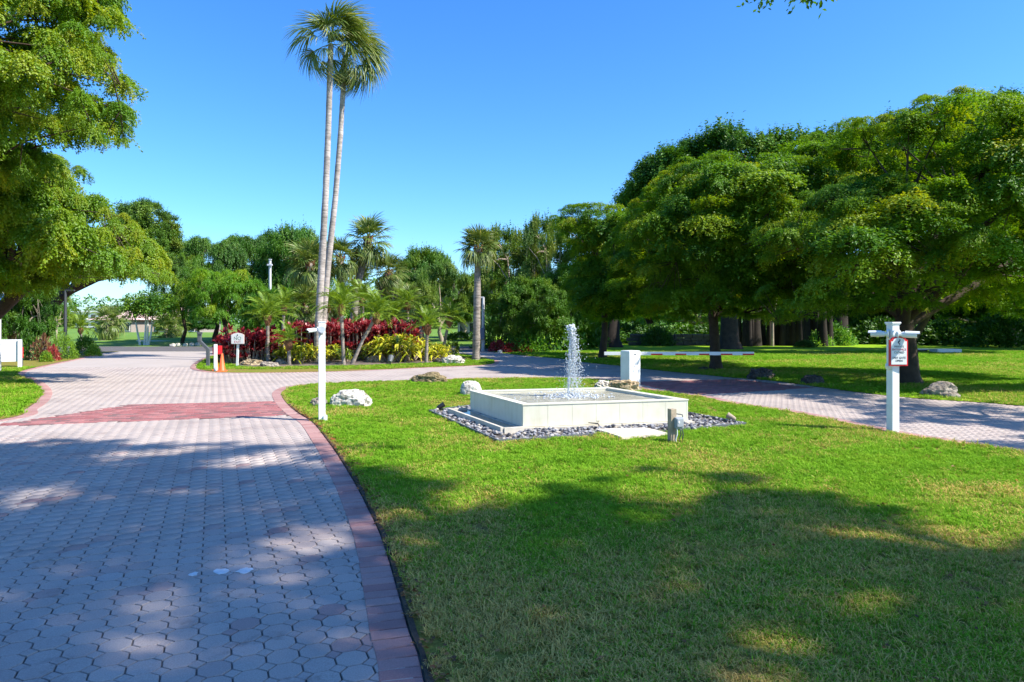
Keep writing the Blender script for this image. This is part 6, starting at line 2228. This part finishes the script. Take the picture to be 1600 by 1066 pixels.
cone(347, 580.5, 28, 'orange traffic cone on the grass edge, right of the white stake')
cone(338, 579, 22, 'orange traffic cone half hidden behind the white stake')
x, y = G(342, 579)
y -= 0.05
st = empty('marker_stake', (x, y, 0), 'white stake with red reflector blades beside the orange cone', 'stake')
mb = MB(); mb.box((x, y - 0.2, 0.42), (0.10, 0.06, 0.90), 0.1, bev=0.006); mb.build('stake', M['white'], st)
mb = MB(); mb.box((x + 0.10, y - 0.1, 0.68), (0.13, 0.05, 0.28), 0.1, bev=0.01); mb.box((x - 0.09, y - 0.1, 0.66), (0.09, 0.05, 0.26), 0.1, bev=0.01); mb.build('reflector', M['red'], st)
mb = MB(); mb.box((x - 0.09, y - 0.13, 0.80), (0.10, 0.05, 0.05), 0.1); mb.build('clip', M['black'], st)

# small sign at the bed
sx, sy = G(371, 573)
s2 = empty('small_sign', (sx, sy, 0), 'small white sign on a white stake before the low red hedge', 'sign')
mb = MB(); mb.box((sx, sy + 0.03, 0.58), (0.075, 0.045, 1.2), 0.0, rot=Matrix.Rotation(0.04, 3, 'Y')); mb.build('stake', M['white'], s2)
w, h = 0.47, 0.40
cz = P3(371, 529, sy).z
ol = [(-w / 2, -h / 2 + .02), (-w / 2 + .02, -h / 2), (w / 2 - .02, -h / 2), (w / 2, -h / 2 + .02), (w / 2, h / 2 - 0.07), (w / 2 - 0.1, h / 2 - 0.02), (0, h / 2 + 0.01), (-w / 2 + 0.1, h / 2 - 0.02), (-w / 2, h / 2 - 0.07)]
board(ol, -0.02, 0.004, plain('pinkish_frame', (0.72, 0.50, 0.45), 0.5, var=0.05), 'sign_frame', s2, (sx + 0.02, sy - 0.02, cz), 0.0)
board([(a * 0.92, b * 0.92) for a, b in ol], -0.026, -0.0203, M['white'], 'sign_face', s2, (sx + 0.02, sy - 0.02, cz), 0.0)
M['ink_green'] = plain('sign_ink_green', (0.12, 0.20, 0.16), 0.6, var=0.0)
for body, size, dz, mk in (('NO', 0.17, 0.0, 'ink_green'), ('EXIT', 0.12, -0.125, 'ink_red')):
    o = link('lettering', text_mesh(body, size, M[mk]), s2)
    o.location = Vector((sx + 0.02, sy - 0.0475, cz + dz)) - s2.location; o.rotation_euler = (PI / 2, 0, 0)
mb = MB(); mb.tube([(sx + 0.02, sy - 0.0475, cz + 0.15), (sx + 0.025, sy - 0.0475, cz + 0.12), (sx + 0.015, sy - 0.0475, cz + 0.09)], [0.008, 0.02, 0.006], 6); mb.build('emblem', M['ink'], s2)

# grey intercom stand with bent neck
kx, ky = G(325, 573)
ks = empty('intercom_stand', (kx, ky, 0), 'dark grey bent-neck intercom stand at the left tip of the island', 'intercom stand')
mb = MB(); mb.box((kx, ky, 0.30), (0.11, 0.09, 0.66), 0.0, bev=0.008)
mb.build('pedestal', M['grey_metal'], ks)
a = Vector((kx, ky, 0.62)); b = Vector((kx - 0.30, ky, 0.92))
mb = MB(); d = b - a; mb.box((a + b) / 2, (d.length + 0.06, 0.088, 0.10), rot=Matrix.Rotation(-math.atan2(d.z, d.x), 3, 'Y'), bev=0.006); mb.build('neck', M['grey_metal'], ks)
mb = MB(); mb.box((kx - 0.30, ky, 1.05), (0.13, 0.10, 0.30), bev=0.01); mb.box((kx - 0.27, ky - 0.06, 1.2), (0.2, 0.03, 0.07), bev=0.006); mb.build('head', M['grey_metal'], ks)
mb = MB(); mb.box((kx, ky, 0.012), (0.24, 0.22, 0.04), bev=0.006); mb.build('foot_plate', M['slab'], ks)

# white notice board at the left edge
bx, by = G(22, 576)
nb = empty('notice_board', (bx - 0.8, by, 0), 'blank white board on white posts at the left edge', 'board')
nb.rotation_euler = (0, 0, 0.42)
zc = (P3(0, 531, by).z + P3(0, 566, by).z) / 2; hh = P3(0, 531, by).z - P3(0, 566, by).z
mb = MB(); mb.box((bx - 0.72, by + 0.05, zc), (1.55, 0.06, hh), 0.0, bev=0.008); mb.build('panel', M['white'], nb)
for dx in (0.03, -1.47):
    mb = MB(); mb.box((bx + dx, by, zc / 2 + 0.2), (0.115, 0.09, zc + hh / 2 - 0.12 + 0.3 - 0.2), 0.0, bev=0.006); mb.build('post', M['white'], nb)
# red box
qx, qy = P3(31, 552, 24.6).x, 24.6
rbx = empty('red_box', (qx, qy, 0), 'red box on a dark post beside the white board', 'box')
mb = MB(); mb.box((qx, qy, P3(0, 551, qy).z), (0.17, 0.16, 0.38), 0.2, bev=0.012); mb.build('housing', M['red'], rbx)
mb = MB(); mb.box((qx, qy + 0.1, 0.42), (0.06, 0.06, 0.86), 0.2); mb.build('post', M['dark_metal'], rbx)
mb = MB(); mb.box((qx - 0.05, qy, 0.86), (0.14, 0.12, 0.16), 0.2, bev=0.01); mb.build('cap', M['wood'], rbx)
# convex road mirror peeking in at the left edge
mx, my = P3(-2, 470, 22).x, 22.0
mr = empty('road_mirror', (mx, my, 0), 'round convex road mirror cut by the left picture edge', 'mirror')
mz = P3(0, 468, 22).z
mirror_m, nt_ = new_mat('mirror_glass')
bb_ = nt_.nodes.new('ShaderNodeBsdfPrincipled'); bb_.inputs['Metallic'].default_value = 1.0; bb_.inputs['Roughness'].default_value = 0.05; bb_.inputs['Base Color'].default_value = (0.85, 0.88, 0.92, 1)
oo_ = nt_.nodes.new('ShaderNodeOutputMaterial'); L(nt_, bb_.outputs[0], oo_.inputs[0])
RM = Matrix.Rotation(0.25, 3, 'X') 
mb = MB()
prof = [(0.001, 0.06), (0.08, 0.055), (0.16, 0.035), (0.225, 0.0)]
tmp = MB(); tmp.lathe(prof, (0, 0, 0), 24)
Rr = Matrix.Rotation(PI / 2 - 0.15, 3, 'X')
mb.add([Vector((mx, my, mz)) + Rr @ Vector(v) for v in tmp.v], tmp.f, True); mb.build('glass', mirror_m, mr)
mb = MB(); tmp = MB(); tmp.lathe([(0.226, 0.012), (0.245, 0.012), (0.245, -0.04), (0.001, -0.05)], (0, 0, 0), 24)
mb.add([Vector((mx, my, mz)) + Rr @ Vector(v) for v in tmp.v], tmp.f, True); mb.build('frame', M['white'], mr)
mb = MB(); mb.tube([(mx, my + 0.06, -0.05), (mx, my + 0.06, mz)], 0.03, 8); mb.build('pole', M['pale_metal'], mr)

# poles
px_, py_ = P3(102, 500, 31).x, 31
lm = empty('street_lamp', (px_, py_, 0), 'black street lamp with short arm behind the left hedge', 'street lamp')
mb = MB(); zt = P3(0, 454, 31).z; mb.tube([(px_, py_, -0.05), (px_, py_, zt)], [0.075, 0.06], 8); mb.build('pole', M['dark_metal'], lm)
mb = MB(); mb.box((px_ + 0.2, py_, zt), (0.45, 0.09, 0.07), 0, bev=0.01); mb.build('lamp_head', M['dark_metal'], lm)
px_, py_ = P3(422, 500, 43).x, 46.0
px_ = P3(422, 500, 46).x
up = empty('utility_pole', (px_, py_, 0), 'pale utility pole with small fittings behind the left date palm', 'pole')
zt = P3(0, 407, 46).z; mb = MB(); mb.tube([(px_, py_, -0.05), (px_, py_, zt)], [0.105, 0.085], 10); mb.build('pole', M['pale_metal'], up)
mb = MB(); mb.box((px_ + 0.03, py_ - 0.15, zt - 0.32), (0.34, 0.16, 0.12), bev=0.02); mb.box((px_ + 0.02, py_ - 0.02, zt + 0.05), (0.18, 0.16, 0.07), bev=0.02); mb.build('fitting', M['pale_metal'], up)
px_ = P3(755, 500, 37).x; py_ = 37.6
px_ = P3(755, 500, py_).x
sl = empty('street_lamp', (px_, py_, 0), 'pale street lamp right of the lone cabbage palm', 'street lamp')
zt = P3(0, 465, py_).z; mb = MB(); mb.tube([(px_, py_, -0.05), (px_, py_, zt)], [0.10, 0.075], 8); mb.build('pole', M['pale_metal'], sl)
mb = MB(); mb.box((px_ - 0.12, py_, zt), (0.34, 0.12, 0.08), bev=0.02); mb.build('lamp_head', M['pale_metal'], sl)
mb = MB(); mb.box((px_ - 0.10, py_ - 0.16, 0.95), (0.34, 0.2, 0.62), bev=0.03); mb.build('control_box', plain('blue_grey_box', (0.17, 0.19, 0.26), 0.5, var=0.25), sl)
# power line
pl_ = empty('power_line', (-40, 60, 8), 'thin overhead wire across the left background', 'wire')
mb = MB(); A_ = P3(-60, 470, 60); B_ = P3(215, 482, 60); A2 = P3(250, 404, 62); B2 = P3(440, 408, 62)
mb.tube([A_, (A_ + B_) / 2 - Vector((0, 0, 0.15)), B_], 0.02, 4); mb.tube([A2, (A2 + B2) / 2 - Vector((0, 0, 0.1)), B2], 0.02, 4); mb.build('wire', M['dark_metal'], pl_)

# low white slab on the right lawn
bx0, bx1 = P3(1458, 548, 35).x, P3(1496, 548, 35).x
sb = empty('concrete_slab', ((bx0 + bx1) / 2, 35, 0), 'low white concrete block on the lawn right of the sign', 'concrete block')
mb = MB(); mb.box(((bx0 + bx1) / 2, 35, 0.10), (bx1 - bx0, 0.7, 0.24), 0, bev=0.02); mb.build('block', plain('pale_concrete', (0.66, 0.62, 0.56), 0.8, var=0.1), sb)
bx2 = P3(1428, 548, 36).x
mb = MB(); mb.box(((bx2 + bx0) / 2, 35.6, 0.18), (bx0 - bx2 + 0.5, 0.6, 0.06), 0, bev=0.01); mb.build('ledge', M['slab'], sb)
mb = MB(); mb.box(((bx2 + bx0) / 2, 35.7, 0.06), (bx0 - bx2, 0.4, 0.2), 0, bev=0.01); mb.build('footing', M['dark_metal'], sb)


# ================================================================== white-trunked trees and buildings beyond the street
wt = empty('birch_tree', (P3(226, 540, 47).x, 47, 0), 'cluster of slender white trunks under one green crown', 'tree')
WTR = [(219, 541, 209, 497, 0.075), (225.5, 541, 228, 495, 0.075), (229.5, 541, 231, 497, 0.075), (232, 541, 239, 502, 0.075)]
for u0, v0, u1, v1, r in WTR:
    a = P3(u0, v0, 47); b = P3(u1, v1, 47)
    mb = MB(); mb.tube([(a.x, 47, -0.05), ((a.x + b.x) / 2 + 0.03, 47, b.z / 2), (b.x, 47, b.z + 0.6)], [r, r * 0.85, r * 0.55], 8); mb.build('trunk', M['white'], wt)
W4 = [(190, 484), (205, 466), (230, 452), (255, 457), (272, 474), (280, 488), (262, 497), (240, 492), (210, 494)]
pads = outline_pads(np.random.default_rng(8), W4, 47, 1.8, 34, 0.8, 0.45, tint=(0.6, 0.2))
V, Q, T = pads_to_leaves(np.random.default_rng(8), pads, 16, 10, 0.45, 0.17)
o = link('crown', np_mesh('crown', V - np.array(wt.location), Q, M['green_leaf'], T), wt); o['kind'] = 'stuff'; o.color = (1.2, 1.15, 1.0, 1)


def house(name, x0, x1, Y, wall_h, roof_h, dep, label, wall='wall_tan', roof='roof', nwin=4):
    root = empty(name, ((x0 + x1) / 2, Y, 0), label, 'house')
    mb = MB(); mb.box(((x0 + x1) / 2, Y + dep / 2, wall_h / 2 - 0.1), (x1 - x0, dep, wall_h + 0.2)); mb.build('wall', M[wall], root)
    mb = MB(); e = 0.7; ix = min((x1 - x0) / 2, dep / 2 + e) * 0.9
    mb.add([(x0 - e, Y - e, wall_h), (x1 + e, Y - e, wall_h), (x1 + e, Y + dep + e, wall_h), (x0 - e, Y + dep + e, wall_h), (x0 + ix, Y + dep / 2, wall_h + roof_h), (x1 - ix, Y + dep / 2, wall_h + roof_h)],
           [(0, 1, 5, 4), (1, 2, 5), (2, 3, 4, 5), (3, 0, 4), (3, 2, 1, 0)]); mb.build('roof', M[roof], root)
    for k in range(nwin):
        xc = x0 + (x1 - x0) * (k + 0.5) / nwin
        w_ = (x1 - x0) / nwin * 0.62
        mb = MB(); mb.box((xc, Y - 0.02, wall_h * 0.45), (w_, 0.08, wall_h * 0.72)); f = mb.build('window', M['wall_white'], root)
        mb = MB(); mb.box((xc, Y - 0.07, wall_h * 0.45), (w_ * 0.88, 0.03, wall_h * 0.62)); mb.build('pane', M['glass'], f, origin=root.location)
    return root


Yh = 105
def X_(u, Y): return (u - 800) / FPX * Y
house('house', X_(148, Yh), X_(205, Yh), Yh, 1.9, 1.8, 9, 'low pink-roofed house left of the white trunks, across the green', nwin=5)
house('house', X_(240, Yh), X_(292, Yh), Yh, 1.9, 2.1, 9, 'low pink-roofed house right of the white trunks', nwin=4)
house('house', X_(292, 98), X_(312, 98), 98, 2.0, 0.7, 7, 'small grey house wing at the right end of the row', roof='wall_white', nwin=3)
house('house', X_(715, 82), X_(745, 82), 82, 1.9, 1.6, 6, 'house with orange roof glimpsed behind the lone palm trunk', wall='wall_tan', roof='roof_orange', nwin=2)
# condominium
Yc = 175
cb = empty('apartment_building', (X_(170, Yc), Yc, 0), 'long white three-storey apartment building on the horizon at left', 'building')
x0, x1 = X_(118, Yc), X_(196, Yc)
H3 = P3(0, 490, Yc).z + 0.3
mb = MB(); mb.box(((x0 + x1) / 2, Yc + 5, H3 / 2), (x1 - x0, 10, H3)); mb.build('wall', M['wall_white'], cb)
mb = MB(); mb.box(((x0 + x1) / 2, Yc + 5, H3 + 0.2), (x1 - x0 + 0.8, 10.8, 0.4)); mb.build('roof', M['wall_white'], cb)
for fl in range(2):
    for k in range(7):
        xc = x0 + (x1 - x0) * (k + 0.5) / 7
        z = H3 - 1.1 - fl * 1.9
        mb = MB(); mb.box((xc, Yc - 0.05, z), ((x1 - x0) / 7 * 0.55, 0.2, 0.95)); mb.build('window', M['glass'], cb)
        mb = MB(); mb.box((xc, Yc - 0.5, z - 0.65), ((x1 - x0) / 7 * 0.8, 1.0, 0.35)); mb.build('balcony', M['wall_white'], cb)
# bunkers
for (u, v, w_, lab) in ((172, 533.5, 5.5, 'pale sand bunker left of the white trunks'), (248, 534.5, 3.6, 'pale sand bunker right of the white trunks')):
    x, y = G(u, v)
    mb = MB(); pts = [(x + w_ / 2 * math.cos(a) * (1 + 0.15 * math.sin(3 * a)), y + 1.6 * math.sin(a)) for a in np.linspace(0, 2 * PI, 20, endpoint=False)]
    mb.add([(p[0], p[1], 0.12) for p in pts] + [(p[0], p[1], -0.05) for p in pts], [tuple(range(20))] + [(i, 20 + i, 20 + (i + 1) % 20, (i + 1) % 20) for i in range(20)])
    o = mb.build('sand_bunker', M['sand']); tag(o, lab, 'bunker')
# far palms and small trees on the green
for (u, v, vt, lab) in ((166, 534, 503, 'small fan palm on the green, left of a taller one'), (174, 533, 497, 'taller fan palm on the green before the houses'), (258, 532, 514, 'short fan palm right of the white trunks'), (272, 531, 506, 'fan palm before the right pink roof')):
    x, y = G(u, v)
    fan_palm((x, y, 0), (0.1, 0, P3(0, vt, y).z), 0.16, 0.13, 20, 1.3, lab, boots=False, group='fan palms on the far green')
bg_tree(1, 'oak_tree', 310, 84, 490, 60, 'bluish dark tree behind the far small house', (0.8, 0.95, 1.2, 1))
bg_tree(1, 'oak_tree', 262, 92, 500, 40, 'small round tree before the right pink roof', (1.2, 1.2, 1.0, 1))
put_bush('green_shrub', BUSH[0], 278, 88, 46, 519, 'long shrub before the right pink-roofed house', (1.0, 1.2, 0.9, 1))
put_bush('green_shrub', BUSH[0], 205, 90, 40, 521, 'shrub row before the left pink-roofed house', (1.0, 1.2, 0.9, 1))
